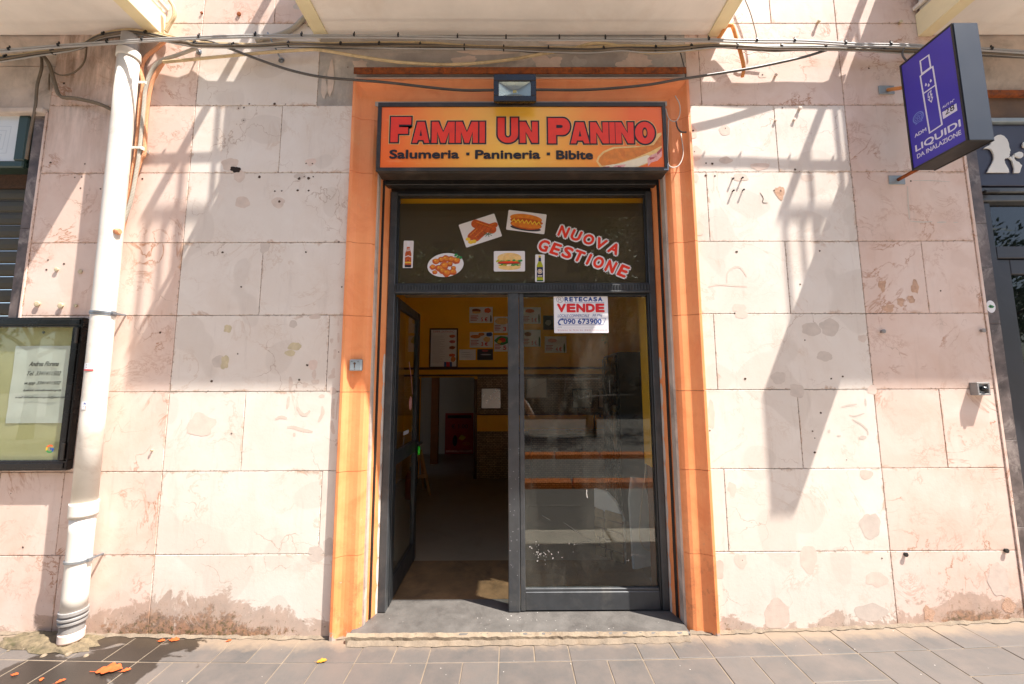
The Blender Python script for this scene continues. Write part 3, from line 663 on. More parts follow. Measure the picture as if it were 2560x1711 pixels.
# wall ends: dark marble door jambs of the two neighbours, with a thin pale edge strip
bxs('edge_strip', 'marble_pink', bld, (XL-.016, XL-.001, -.006, .05, -.05, 3.44), c=.002)
bxs('edge_strip', 'marble_pink', bld, (XR+.001, XR+.02, -.006, .05, -.05, 3.39), c=.002)
for a, b_, n in ((XL-.105, XL-.018, 0), (XR+.022, XR+.118, 1)):
    zz = [-.05, .6, 1.25, 1.95, 2.6, 3.45] if not n else [-.05, .62, 1.16, 1.92, 2.62, 3.395]
    for c, d in zip(zz, zz[1:]): bxs('marble_jamb', 'marble_dark', bld, (a, b_, .012, .3, c+.001, d-.001), c=.002)
bxs('lintel', 'plaster_old', bld, (-4.6, XL-.002, .005, .35, 3.46, 3.80), (-4.6, XL-.012, -.03, .3, 3.42, 3.458), c=.006)
bxs('upper_wall', 'plaster_old', bld, (-4.6, XL-.002, .008, .35, 3.803, 5.6), c=0)
bxs('upper_wall', 'plaster_old', bld, (XR+.002, 4.6, .008, .35, 3.60, 5.6), c=0)
bxs('lintel', 'brown_stone', bld, (XR+.022, 4.6, .02, .3, 3.40, 3.597), c=.004)
bxs('rusty_beam', 'rust', bld, (XR+.03, 4.6, -.012, .019, 3.556, 3.598), c=.003)
bxs('neighbour_floor', 'stone_step', bld, (-4.6, XL-.02, -.02, 1.0, -.2, .035), (XR+.02, 4.6, -.02, 1.0, -.2, .12), c=.004)

# ------------------------------------------------------------------ balconies (slab, trim, railing)
PB = .545
def balcony(x0, x1, left_side=True, right_side=True):
    zb, zt = 4.02, 4.19
    bal = ob('balcony', cbox(x0+.002, x1-.002, -PB, .0, zb+.014, zt, .004), 'soffit', bld)
    bxs('side_trim', 'cream_paint', bal, (x0, x0+.085, -PB-.004, -.002, zb, zb+.013), (x1-.085, x1, -PB-.004, -.002, zb, zb+.013), (x0-.012, x0+.001, -PB-.004, -.002, zb, zt+.005),
        (x1-.001, x1+.012, -PB-.004, -.002, zb, zt+.005), (x0-.012, x1+.012, -PB-.012, -PB-.001, zb, zt+.005), c=.002)
    bxs('bottom_rail', 'pvc_white', bal, (x0-.03, x0-.005, -PB, -.004, zt+.03, zt+.06), (x1+.005, x1+.03, -PB, -.004, zt+.03, zt+.06), (x0-.03, x1+.03, -PB-.012, -PB+.008, zt+.03, zt+.06), c=.004)
    zr0, zr1 = 5.12, 5.165
    bxs('hand_rail', 'rail_paint', bal, (x0-.03, x1+.03, -PB-.011, -PB+.011, zr0, zr1), (x0-.03, x0+.015, -PB+.0115, -.004, zr0, zr1), (x1-.015, x1+.03, -PB+.0115, -.004, zr0, zr1), c=.004)
    bar = None; n = max(2, int((x1-x0)/.115))
    pts = [(x0+(x1-x0)*i/n, -PB) for i in range(n+1)]+[(x, -PB*k/5) for x in (x0-.01, x1+.01) for k in range(1, 5)]
    for x, y in pts:
        if bar is None: bar = bxs('railing_bar', 'rail_paint', bal, (x-.008, x+.008, y-.008, y+.008, zt+.06, zr0), c=.002); bz = WL[bar.name].z
        else: dup(bar, (x, y, bz), bal)
    if left_side:                                      # closed cabinet against the wall at the left end
        bxs('balcony_cabinet', 'rail_paint', bal, (x0+.0, x0+.45, -.315, -.02, zt+.002, 4.97), c=.006)
    return bal
balcony(-5.6, -2.49, False)
balcony(-1.385, 1.515)
balcony(2.965, 6.0)
# ------------------------------------------------------------------ orange door surround
prof = [(0, 0), (0, .026), (.006, .034), (.022, .036), (.030, .030), (.040, .020), (.056, .009), (.075, .004), (.10, .002), (.128, .002), (.148, -.003), (.163, -.015), (.174, -.034), (.182, -.06), (.190, -.098), (.190, -.14), (.02, -.14)]
ZT = 3.672
def jamb(side, z0, z1, top=False):
    b = bmesh.new(); rows = []
    for z in (z0, z1):
        rows.append([b.verts.new(((DL+u) if side < 0 else (DR-u), -d, z-(u if top and z == z1 else 0))) for u, d in prof])
    n = len(prof)
    for k in range(n): b.faces.new((rows[0][k], rows[0][(k+1) % n], rows[1][(k+1) % n], rows[1][k]))
    b.faces.new(rows[0]); b.faces.new(rows[1][::-1]); bmesh.ops.recalc_face_normals(b, faces=b.faces[:])
    return ob('surround_block', b, 'orange_paint', bld)
zs = [-.03, .475, .985, 1.485, 1.985, 2.485, 2.985, 3.38]
for sd in (-1, 1):
    for a, c in zip(zs, zs[1:]): jamb(sd, a+.0015, c-.0015)
    jamb(sd, 3.3815, ZT, True)
b = bmesh.new(); rows = []
for sd in (-1, 1): rows.append([b.verts.new(((DL+u) if sd < 0 else (DR-u), -d, ZT-u)) for u, d in prof])
for k in range(len(prof)): b.faces.new((rows[0][k], rows[0][(k+1) % len(prof)], rows[1][(k+1) % len(prof)], rows[1][k]))
bmesh.ops.recalc_face_normals(b, faces=b.faces[:]); ob('surround_lintel', b, 'orange_paint', bld)
bxs('rusty_angle_iron', 'rust', bld, (-1.085, 1.235, -.062, -.002, 3.725, 3.731), (-1.085, 1.235, -.062, -.056, 3.683, 3.7245), c=.001)
bxs('plaster_fillet', 'patch_rose', bld, (-1.09, 1.25, -.03, .004, ZT+.001, ZT+.012), c=.003)
for px in (928, 1114, 1494): b = bmesh.new(); lathe(b, [(.012, -.061), (.012, -.068), (.006, -.071)], (W(px, 192, -.06)[0], 0, 3.704), 'y', 8); ob('bolt_head', b, 'rust', bld)
# dark strips standing in for the shaded guide slots, and inner returns
bxs('shutter_guide', 'black_metal', bld, (-.908, -.897, .098, .125, .05, 3.1), c=.001)
bxs('shutter_guide', 'black_metal', bld, (1.0575, 1.0685, .098, .125, .05, 3.1), c=.001)
for sd in (-1, 1):
    b = bmesh.new(); xo, xi = (-.899, -.876) if sd < 0 else (1.060, 1.042)
    pts = [(xo, .108), (xi, .185), (xi, .235), (xo-.03*(-sd)*-1 if False else xo+sd*.05, .235), (xo+sd*.05, .108)]
    lo = [b.verts.new((x, y, .03)) for x, y in pts]; hi = [b.verts.new((x, y, 3.1)) for x, y in pts]
    for k in range(5): b.faces.new((lo[k], lo[(k+1) % 5], hi[(k+1) % 5], hi[k]))
    bmesh.ops.recalc_face_normals(b, faces=b.faces[:]); ob('inner_return', b, 'orange_paint', bld)
    zc = -.02; xa = xi+sd*.004
    for i in range(9):                                 # bare mortar where the paint has come off
        z = .12+i*.19; wz = random.uniform(.07, .12)
        b = bmesh.new(); n = 14; ring = []
        for k in range(n):
            th = 2*math.pi*k/n; yy = .166+.018*math.cos(th)*random.uniform(.7, 1.1); zz = z+wz*1.1*math.sin(th)
            tt = (yy-.108)/.077; ring.append(b.verts.new((xo+(xi-xo)*min(tt, 1)-sd*.0015, yy, zz)))
        b.faces.new(ring); ob('bare_mortar', b, 'patch_grey', bld)
bxs('shutter_box', 'sign_edge', bld, (-.895, 1.055, .0, .33, 2.99, 3.33), c=.004)
bxs('shutter_box_lip', 'black_metal', bld, (-.895, 1.055, .10, .16, 2.955, 2.989), (-.895, 1.055, .19, .24, 2.935, 2.989), c=.003)
# doorstep of dark stone with a worn pale nosing
st = bxs('doorstep', 'stone_step', bld, (-.975, 1.075, -.052, .34, -.06, .048), c=.006)
b = bmesh.new(); x = -.985; top, bot, tb = [], [], []
while x < 1.08:
    top.append((x, -.058-random.uniform(0, .007), .036+random.uniform(-.004, .004))); tb.append((x, -.040-random.uniform(0, .008), .0515)); bot.append((x, -.062, -.03)); x += .028
T, B_, K = [[b.verts.new(p) for p in q] for q in (top, bot, tb)]
for i in range(len(T)-1): b.faces.new((T[i], T[i+1], B_[i+1], B_[i])); b.faces.new((T[i], K[i], K[i+1], T[i+1]))
bmesh.ops.recalc_face_normals(b, faces=b.faces[:]); ob('worn_nosing', b, 'stone_step_edge', st)
b = bmesh.new()
for i in range(36):
    x, y = random.uniform(-.9, 1.0), random.uniform(-.03, .17)**1
    if random.random() < .5: x = random.gauss(.08, .1)
    r = random.choice((.0015, .002, .002, .003, .004)); lathe(b, [(r, .0488), (r*.8, .0494)], (x, y, 0), 'z', 7)
tag(ob('white_specks', b, 'lime_spot', st), kind='stuff')

# ================================================================== shop front: fixed frame with a transom light
YD = .20
def wx(px, py, Y=YD): return W(px, py, Y)[0]
def wz(px, py, Y=YD): return W(px, py, Y)[1]
FL, FR_ = -.874, 1.040                                  # outer faces of the frame
ZTR0, ZTR1, ZTOP, ZSILL = wz(1280, 735), wz(1280, 710), 2.94, .05
shop = thing('shop_front_frame', 'dark grey aluminium shop front frame with an olive transom light over the doors', 'door frame', (.08, YD, .05))
for a, c in ((FL, FL+.05), (FR_-.045, FR_)): bxs('post', 'alu_dark', shop, (a, c, YD-.03, YD+.03, ZSILL, ZTOP), c=.004)
tb = bxs('transom_bar', 'alu_dark', shop, (FL+.0505, FR_-.0455, YD-.032, YD+.03, ZTR0, ZTR1-.012), (FL+.0505, FR_-.0455, YD-.022, YD+.03, ZTR1-.0115, ZTR1), (FL+.0505, FR_-.0455, YD-.040, YD-.0325, ZTR0, ZTR0+.012), c=.003)
b = bmesh.new(); x = FL+.06
while x < FR_-.06: box(b, x, x+.006, YD-.0365, YD-.0322, ZTR0+.02, ZTR1-.018); x += .021
tag(ob('dentil_strip', b, 'alu_darker', tb), kind='stuff')
bxs('head_bar', 'alu_darker', shop, (FL+.0505, FR_-.0455, YD-.03, YD+.03, ZTOP-.028, ZTOP), c=.003)
bxs('transom_bead', 'alu_darker', shop, (FL+.0505, FL+.064, YD-.014, YD-.004, ZTR1+.0005, ZTOP-.0285), c=.002)
bxs('transom_bead', 'alu_darker', shop, (FR_-.059, FR_-.0455, YD-.014, YD-.004, ZTR1+.0005, ZTOP-.0285), c=.002)
tp = bxs('transom_panel', 'olive_film', shop, (FL+.052, FR_-.047, YD+.003, YD+.008, ZTR1, 2.862), c=0)
bxs('transom_top_strip', 'yellow_wall', shop, (FL+.052, FR_-.047, YD+.05, YD+.055, 2.84, 2.935), c=0)
bxs('transom_glass', 'glass_transom', shop, (FL+.0515, FR_-.0465, YD-.003, YD+.001, ZTR1+.0005, ZTOP-.0285), c=0)
YS = YD-.0045
def sp(k, x, y): return W(*z1(k, x, y), YS)
def sd_(v): return v/3.647/354                           # crop pixels -> metres on the transom
def sticker(label, build):
    a = wallart(YS); build(a); o = a.build('sticker', tp); o['label'] = label; return o
def beer_brown(a):
    u, v = sp(6, 1388, 752); h = sd_(132); w_ = sd_(47)
    a.rrect(u, v, w_, h, R(-.8), .006, 0, 'sticker_white')
    B = lambda x, y: (u+x*w_, v+y*h)
    a.poly([B(-.28, .54), B(.28, .54), B(.34, .36), B(.62, .05), B(.66, -.9), B(-.66, -.9), B(-.62, .05), B(-.34, .36)], .0004, 'ink_sausage')
    a.poly([B(-.25, .95), B(.25, .95), B(.28, .56), B(-.28, .56)], .0004, 'paper_white')
    a.poly([B(-.66, -.78), B(.66, -.78), B(.6, -.95), B(-.6, -.95)], .0008, 'ink_black')
    for y in (.42, .34, .28): a.stroke([B(-.36, y-.05), B(.36, y)], .0035, .0008, 'sticker_white')
    a.stroke([B(-.62, -.2), B(-.3, -.16), B(0, -.1), B(.3, -.16), B(.64, -.2)], .006, .0008, 'sticker_white')
    a.ell(*B(0, -.42), w_*.36, h*.10, .0008, 'ink_orange'); a.ell(*B(0, -.45), w_*.2, h*.06, .0012, 'ink_brown')
    a.poly([B(-.64, -.55), B(.64, -.55), B(.64, -.66), B(-.64, -.66)], .001, 'ink_yellow')
def meatballs(a):
    u, v = sp(6, 1728, 850); a.ell(u, v, sd_(170), sd_(114), 0, 'sticker_white', R(8), 40)
    random.seed(3)
    for x, y, r in [(-120, -20, 30), (-90, 35, 34), (-60, -30, 38), (-40, 50, 34), (0, 60, 40), (-10, -5, 42), (-30, -55, 36), (10, -75, 44), (50, 55, 36), (100, 45, 40), (40, 10, 30), (70, -65, 36), (-100, -70, 24), (75, -30, 24)]:
        uu, vv = u+sd_(x), v+sd_(y); a.ell(uu, vv, sd_(r), sd_(r*.86), .0005, 'ink_sausage', 0, 14, .1); a.ell(uu+sd_(4), vv+sd_(5), sd_(r*.7), sd_(r*.5), .0009, 'ink_crust', 0, 12, .2); a.ell(uu-sd_(6), vv+sd_(10), sd_(r*.2), sd_(r*.14), .0012, 'ink_yellow', 0, 8, .2)
    for x, y in ((95, 95), (115, 78), (140, 70)): a.ell(u+sd_(x), v+sd_(y), sd_(18), sd_(12), .0013, 'ink_green', R(40), 10, .15)
def sausages(a):
    u, v = sp(6, 2045, 535); rot = R(18.5); a.rrect(u, v, sd_(178), sd_(118), rot, .008, 0, 'sticker_white')
    S = lambda x, y: (u+sd_(x), v-sd_(y))
    def saus(p, q, r, l):
        d = Vector(q)-Vector(p); n = Vector((-d.y, d.x)).normalized(); pts = []
        for k in range(9): t = math.pi/2+math.pi*k/8; pts.append(tuple(Vector(p)+(n*math.sin(t)+d.normalized()*math.cos(t))*r))
        for k in range(9): t = -math.pi/2+math.pi*k/8; pts.append(tuple(Vector(q)+(n*math.sin(t)+d.normalized()*math.cos(t))*r))
        a.poly(pts, l, 'ink_sausage')
        for t in (.15, .4, .65, .9): c = Vector(p)+d*t; a.stroke([tuple(c-n*r*.7), tuple(c+n*r*.7+d*.08)], .003, l+.0002, 'ink_brown')
        a.stroke([tuple(Vector(p)+n*r*.45), tuple(Vector(q)+n*r*.45)], .006, l+.0003, 'ink_crust')
    saus(S(-85, 60), S(-10, -10), sd_(36), .0004); saus(S(-40, 75), S(35, 5), sd_(34), .0006); saus(S(95, -40), S(140, -55), sd_(26), .0004); saus(S(-45, -65), S(110, -10), sd_(42), .0008)
    for k in range(7): t = R(-60+45*k); a.stroke([S(72, 35), S(72+45*math.cos(t), 35+30*math.sin(t))], .004, .0012, 'ink_dkgreen')
    for x, y in ((-115, 85), (-90, 115), (-60, 108)): a.ell(*S(x, y), sd_(24), sd_(18), .0012, 'ink_yellow', 0, 8, .2)
def hotdog(a):
    u, v = W(1316, 555.5, YS); rot = R(-7.5); k = 1/354
    a.rrect(u, v, 50*k, 27*k, rot, .008, 0, 'sticker_white')
    c, q = math.cos(rot), math.sin(rot); S = lambda x, y: (u+(x*c-y*q)*k, v+(x*q+y*c)*k)
    a.ell(*S(0, -17), 40*k, 7*k, .0003, 'ink', rot); a.ell(*S(0, -8), 41*k, 12*k, .0005, 'ink_sausage', rot, 28); a.ell(*S(-2, 9), 42*k, 12*k, .0005, 'ink_crust', rot, 28)
    a.ell(*S(0, 1), 43*k, 8.5*k, .0008, 'ink_sausage', rot, 28); a.ell(*S(0, -9), 40*k, 7.5*k, .001, 'ink_crust', rot, 28)
    a.stroke([S(-38+5.4*i, 4 if i % 2 else -4) for i in range(15)], .008, .0013, 'ink_yellow')
def burger(a):
    u, v = W(1273.5, 653.5, YS); k = 1/354; a.rrect(u, v, 40*k, 27*k, 0, .008, 0, 'sticker_white'); random.seed(5)
    a.ell(u, v+9*k, 31*k, 13*k, .0004, 'ink_bun', 0, 28); a.ell(u, v-16*k, 29*k, 7*k, .0004, 'ink_bun', 0, 24)
    for i in range(14): a.ell(u+(-30+4.6*i)*k, v+(-1+random.uniform(-2, 3))*k, 4.5*k, 3*k, .0008, random.choice(('ink_green', 'bottle_green', 'ink_green')), random.random(), 9, .25)
    a.ell(u, v-5*k, 31*k, 4*k, .001, 'ink_brown', 0, 24); a.ell(u-2*k, v-2.5*k, 27*k, 2.4*k, .0012, 'sticker_red', 0, 20)
    for i in range(12): a.ell(u+(-28+5*i)*k, v+(-10+random.uniform(-1, 1))*k, 4*k, 2.2*k, .0013, random.choice(('ink_green', 'ink_cream', 'bottle_green')), 0, 8, .3)
    for i in range(16): a.ell(u+random.uniform(-22, 22)*k, v+random.uniform(10, 19)*k, .9*k, .6*k, .0014, 'ink_cream', 0, 6)
def beer_green(a):
    u, v = sp(7, 254, 879); h = sd_(132); w_ = sd_(44); a.rrect(u, v, w_, h, R(-1), .006, 0, 'sticker_white')
    B = lambda x, y: (u+x*w_, v+y*h)
    a.poly([B(-.22, .9), B(.22, .9), B(.26, .5), B(.66, .2), B(.68, -.93), B(-.68, -.93), B(-.66, .2), B(-.26, .5)], .0004, 'bottle_green')
    a.poly([B(-.28, .93), B(.28, .93), B(.28, .83), B(-.28, .83)], .0008, 'ink_yellow'); a.poly([B(-.25, .76), B(.25, .76), B(.3, .5), B(-.3, .5)], .0008, 'bottle_navy')
    a.poly([B(-.66, .08), B(.66, .08), B(.68, -.66), B(-.68, -.66)], .0008, 'bottle_navy'); a.ell(*B(0, -.24), w_*.5, h*.17, .0012, 'ink_cream'); a.ell(*B(0, -.24), w_*.38, h*.13, .0014, 'bottle_navy'); a.ell(*B(0, -.24), w_*.26, h*.09, .0016, 'ink_cream'); a.ell(*B(0, -.24), w_*.1, h*.04, .0018, 'ink_sausage')
    a.rect(*B(-.5, -.6), *B(.5, -.53), .0012, 'ink_cream')
    a.poly([B(-.68, -.86), B(.68, -.86), B(.66, -.95), B(-.66, -.95)], .0008, 'ink_dkgreen')
for lab, fn in (('small sticker of a brown beer bottle', beer_brown), ('oval sticker of roast meatballs on a white plate', meatballs), ('tilted sticker of three grilled sausages', sausages), ('sticker of a hot dog with mustard', hotdog), ('sticker of a hamburger with lettuce', burger), ('small sticker of a green beer bottle with navy label', beer_green)):
    sticker(lab, fn)
def arcword(a, word, p0, p1, p2, hs, lift0, skew):
    """letters of a word set along a bent line; hs letter height"""
    n = len(word); ws = [.62 if c == 'I' else 1.05 for c in word]; tot = sum(ws); acc = 0
    for c, w_ in zip(word, ws):
        t = (acc+w_/2)/tot; acc += w_
        q = (1-t)**2*Vector(p0)+2*t*(1-t)*Vector(p1)+t*t*Vector(p2); d = 2*(1-t)*(Vector(p1)-Vector(p0))+2*t*(Vector(p2)-Vector(p1)); r = math.atan2(d.y, d.x)
        L = (Vector(p2)-Vector(p0)).length; cw = L*w_/tot*.82*(.62 if c == 'I' else 1); hh = hs*(1+.12*abs(t-.5))
        a.btext(c, q.x-cw/2-.011, q.y-hh/2-.011, q.x+cw/2+.011, q.y+hh/2+.011, lift0, 'sticker_white', b=.15, rot=r+R(skew), shear=.1)
        a.btext(c, q.x-cw/2, q.y-hh/2, q.x+cw/2, q.y+hh/2, lift0+.0008, 'sticker_red', b=.055, rot=r+R(skew), shear=.1)
def lettersticker(a):
    f = lambda x, y: W(1280+x/3.647, 430+y/3.647, YS)
    arcword(a, 'NUOVA', f(415, 530), f(700, 610), f(985, 720), sd_(105), 0, -2)
    arcword(a, 'GESTIONE', f(238, 660), f(640, 770), f(1070, 925), sd_(112), .0007, -2)
lo = sticker('red and white sticker lettering reading NUOVA GESTIONE', lettersticker); lo.name = 'sticker_lettering'

# ------------------------------------------------------------------ the two door leaves
XM0, XM1 = wx(1270, 1000), wx(1298, 1000)
mull = bxs('mullion', 'alu_dark', shop, (XM0, XM1-.001, YD-.034, YD+.03, ZSILL, ZTR0-.0005), c=.005)
b = bmesh.new(); random.seed(11)
for i in range(26):
    x, z = random.uniform(XM0+.006, XM1-.006), random.uniform(.1, 1.1); box(b, x-.004*random.random(), x+.004, YD-.0348, YD-.0341, z, z+random.uniform(.001, .004))
tag(ob('paint_scratches', b, 'ink_grey', mull), kind='stuff')
rl = thing('door_leaf', 'closed glazed right-hand door leaf with for-sale notice, dusty pane', 'door', (.5, YD, .05))
XRr = FR_-.048
bxs('stile', 'alu_dark', rl, (XM1+.002, XM1+.034, YD-.028, YD+.02, ZSILL+.004, ZTR0-.002), c=.003)
bxs('stile', 'alu_darker', rl, (XRr-.012, XRr, YD-.028, YD+.02, ZSILL+.004, ZTR0-.002), c=.003)
zb0, zb1 = wz(1450, 1512), wz(1450, 1468)
bxs('bottom_rail', 'alu_dark', rl, (XM1+.0345, XRr-.0125, YD-.026, YD+.02, ZSILL+.006, zb1-.018), c=.003)
bxs('glazing_bead', 'alu_dark', rl, (XM1+.0345, XRr-.0125, YD-.020, YD+.01, zb1-.0175, zb1), c=.002)
bxs('top_rail', 'alu_darker', rl, (XM1+.0345, XRr-.0125, YD-.02, YD+.02, ZTR0-.022, ZTR0-.002), c=.002)
g_ = bxs('pane', 'glass_door', rl, (XM1+.034, XRr-.012, YD-.003, YD+.003, zb1, ZTR0-.021), c=0)
b = bmesh.new(); random.seed(21)                          # paint splashes on the pane
for cx, cy, n, sx, sy in ((215, 360, 34, 30, 40), (270, 385, 22, 40, 14), (400, 380, 10, 50, 22), (540, 330, 6, 20, 40), (1060, 410, 12, 20, 20), (1150, 395, 12, 30, 10), (250, 440, 6, 60, 30)):
    for i in range(n//2):
        u, v = W(*z1(15, random.gauss(cx, sx), random.gauss(cy, sy)), YD-.0035); r = random.choice((.002, .003, .003, .005)); q = [b.verts.new((u+r*math.cos(k*1.05)*random.uniform(.6, 1.3), YD-.0036, v+r*math.sin(k*1.05)*random.uniform(.7, 1.5))) for k in range(6)]; b.faces.new(q)
tag(ob('paint_specks', b, 'lime_spot', g_), kind='stuff')
a = wallart(YD-.0036)
for pts in ([(275, 30), (345, 70)], [(470, 90), (640, 210)], [(655, 225), (730, 258)], [(560, 300), (730, 255)]): a.stroke([W(*z1(15, *p), YD-.0036) for p in pts], .002, 0, 'scratch')
a.stroke([W(*z1(11, *p), YD-.0036) for p in ((682, 1330), (680, 1365), (688, 1405))], .006, 0, 'lime_spot')
for pts in ([(345, 318), (560, 322), (800, 318)], [(130, 470), (150, 420), (345, 330)], [(600, 470), (620, 500), (690, 480), (710, 470)], [(490, 270), (492, 330), (475, 430)], [(715, 478), (880, 466), (1110, 466)], [(890, 340), (892, 450)]): a.stroke([W(*z1(11, *p), YD-.0036) for p in pts], .0016, .0001, 'scratch')
a.build('scratches', g_)
ll = thing('door_leaf', 'open glazed left-hand door leaf swung inwards against the dark', 'door', (-.84, YD+.03, .05))
xa, xb, ya, yb = -.855, -.818, YD+.035, YD+.765
for y0, y1 in ((ya, ya+.075), (yb-.075, yb)): bxs('stile', 'alu_darker', ll, (xa, xb, y0, y1, ZSILL+.01, ZTR0-.01), c=.004)
for z0, z1_ in ((ZSILL+.01, .21), (.96, 1.06), (ZTR0-.08, ZTR0-.01)): bxs('rail', 'alu_darker', ll, (xa+.002, xb-.002, ya+.0755, yb-.0755, z0, z1_), c=.004)
for z0, z1_ in ((.2105, .9595), (1.0605, ZTR0-.0805)): bxs('pane', 'glass_door', ll, (xa+.015, xa+.021, ya+.076, yb-.076, z0, z1_), c=0)
hd = bxs('handle', 'black_metal', ll, (xb+.001, xb+.05, yb-.05, yb-.03, 1.02, 1.04), (xb+.036, xb+.05, yb-.15, yb-.03, 1.02, 1.04), c=.004)
for z in (.25, 1.1, 1.95): b = bmesh.new(); lathe(b, [(.012, z-.05), (.012, z+.05)], (xa+.015, ya-.014, 0), 'z', 10); ob('hinge', b, 'black_metal', ll)
tube_ob('green_tag', [(xb+.02, yb-.04, 1.0), (xb+.02, yb-.04, .93)], .011, 'lime_plastic', ll)
a = Art(U=(0, 1, 0), N=(1, 0, 0), O=(xa+.0225, 0, 0)); a.ell(ya+.5, 1.38, .05, .055, 0, 'ink_ham', 0, 20, .12); a.stroke([(ya+.42, 1.72), (ya+.50, 1.60), (ya+.56, 1.45)], .016, 0, 'ink_ham'); a.rect(ya+.30, 1.14, ya+.46, 1.17, 0, 'ink_grey'); a.stroke([(ya+.33, 1.13), (ya+.30, 1.06)], .006, 0, 'ink_grey'); tag(a.build('sticker_remains', ll), kind='stuff')

# ------------------------------------------------------------------ the for-sale notice on the pane
YN = YD-.006
c0, c1, c2, c3 = [W(*z1(7, *p), YN) for p in ((378, 1108), (870, 1103), (882, 1466), (387, 1473))]
u0, u1, v1, v0 = (c0[0]+c3[0])/2, (c1[0]+c2[0])/2, (c0[1]+c1[1])/2, (c2[1]+c3[1])/2
n_ = wallart(YN); n_.rect(u0, v0, u1, v1, 0, 'paper_white'); no = n_.build('for_sale_notice', None, .0008)
tag(no, 'white for-sale notice with red and blue print taped inside the right door pane', 'notice')
a = wallart(YN-.0009)
def nb(x0, y0, x1, y1):                                  # box inside the notice, crop fractions
    f = lambda x, y: (u0+(u1-u0)*(x-382)/494, v1-(v1-v0)*(y-1106)/363)
    p, q = f(x0, y0), f(x1, y1); return p[0], q[1], q[0], p[1]
x0, y0, x1, y1 = nb(480, 1142, 832, 1184)
for c, f0, f1 in (('R', 0, .12), ('E', .125, .235), ('T', .24, .365), ('E', .37, .48), ('C', .485, .61), ('A', .615, .745), ('S', .75, .865), ('A', .87, 1)): a.btext(c, x0+(x1-x0)*f0, y0, x0+(x1-x0)*(f1-.012), y1, 0, 'ink_blue', b=.07)
for y in (1130, 1194): x0, y0, x1, y1 = nb(480, y, 842, y+3); a.rect(x0, y0, x1, y1, 0, 'ink_blue')
x0, y0, x1, y1 = nb(408, 1136, 470, 1194); cx, cy = (x0+x1)/2, (y0+y1)/2
a.stroke([(cx+(x1-x0)/2*math.cos(k*math.pi/14), cy+(y1-y0)/2*math.sin(k*math.pi/14)) for k in range(28)], .004, 0, 'ink_grey', True)
x0, y0, x1, y1 = nb(424, 1146, 458, 1184); a.text('R', x0, y0, x1, y1, 0, 'ink_grey')
x0, y0, x1, y1 = nb(410, 1203, 850, 1283)
for i, c in enumerate('VENDE'): a.btext(c, x0+(x1-x0)*i/5, y0, x0+(x1-x0)*(i+.94)/5, y1, .0002, 'ink_red', b=.08)
x0, y0, x1, y1 = nb(415, 1300, 705, 1326); a.text('LOCALE COMMERCIALE', x0, y0, x1, y1, 0, 'ink_blue', shear=.3)
x0, y0, x1, y1 = nb(728, 1298, 820, 1326); a.text('30 Mq', x0, y0, x1, y1, 0, 'ink_blue', shear=.3)
x0, y0, x1, y1 = nb(468, 1341, 814, 1389); a.btext('090 673900', x0, y0, x1, y1, 0, 'ink_blue', b=.035)
f = lambda x, y: (u0+(u1-u0)*(x-382)/494, v1-(v1-v0)*(y-1106)/363)
a.stroke([f(440, 1336), f(855, 1336), f(828, 1395), f(418, 1397)], .0025, 0, 'ink_blue')
a.stroke([f(462, 1344), f(432, 1352), f(420, 1375), f(430, 1394)], .009, .0002, 'ink_blue'); a.ell(*f(460, 1347), .008, .006, .0003, 'ink_blue'); a.ell(*f(433, 1392), .008, .006, .0003, 'ink_blue')
a.stroke([f(412, 1332), f(560, 1330)], .001, 0, 'ink_grey'); a.stroke([f(465, 1424), f(860, 1422)], .001, 0, 'ink_grey')
x0, y0, x1, y1 = nb(413, 1411, 452, 1423); a.text('APE', x0, y0, x1, y1, 0, 'ink_grey')
x0, y0, x1, y1 = nb(413, 1436, 860, 1448); a.text('Visiona le foto su www.retecasa.it', x0, y0, x1, y1, 0, 'ink_ham_dark', spacing=1.3)
a.build('print', no)

# ================================================================== the orange light-box sign over the door
YB = -.150
def r6(x, y): return W(940+x/3.17, 240+y/3.17, YB)
bx0, bz1 = r6(20, 58); bx1 = r6(2290, 66)[0]; bz0 = r6(1150, 600)[1]
sg = thing('light_box_sign', 'orange light-box sign reading FAMMI UN PANINO in a black metal case', 'shop sign', ((bx0+bx1)/2, -.08, bz0))
bxs('casing', 'sign_edge', sg, (bx0+.002, bx1-.002, YB+.012, -.04, bz0+.001, bz1-.001), c=.004)
bxs('frame', 'sign_edge', sg, (bx0, bx1, YB-.008, YB+.011, bz1-.028, bz1), (bx0, bx1, YB-.008, YB+.011, bz0, bz0+.026), (bx0, bx0+.024, YB-.008, YB+.011, bz0+.0265, bz1-.0285), (bx1-.024, bx1, YB-.008, YB+.011, bz0+.0265, bz1-.0285), c=.002)
fp = bxs('face', 'sign_print', sg, (bx0+.0245, bx1-.0245, YB, YB+.010, bz0+.027, bz1-.029), c=0)
random.seed(31)
a = wallart(YB)                                           # the printed roll with ham
pt = lambda L: [r6(*p) for p in L]
a.poly(pt([(1745, 520), (1760, 480), (1800, 440), (1880, 405), (2010, 400), (2110, 395), (2200, 372), (2230, 300), (2262, 290), (2264, 470), (2200, 520), (2080, 565), (2060, 572), (1780, 572)]), .0004, 'ink_bun')
a.poly(pt([(1762, 520), (1772, 490), (1810, 452), (1890, 418), (2000, 412), (2110, 405), (2200, 390), (2242, 330), (2262, 310), (2264, 395), (2180, 440), (2050, 495), (1900, 540), (1790, 556)]), .0008, 'ink_crust')
a.poly(pt([(1790, 572), (1830, 552), (1930, 538), (2060, 500), (2150, 470), (2175, 480), (2150, 530), (2080, 560), (2000, 572)]), .0012, 'ink_cream')
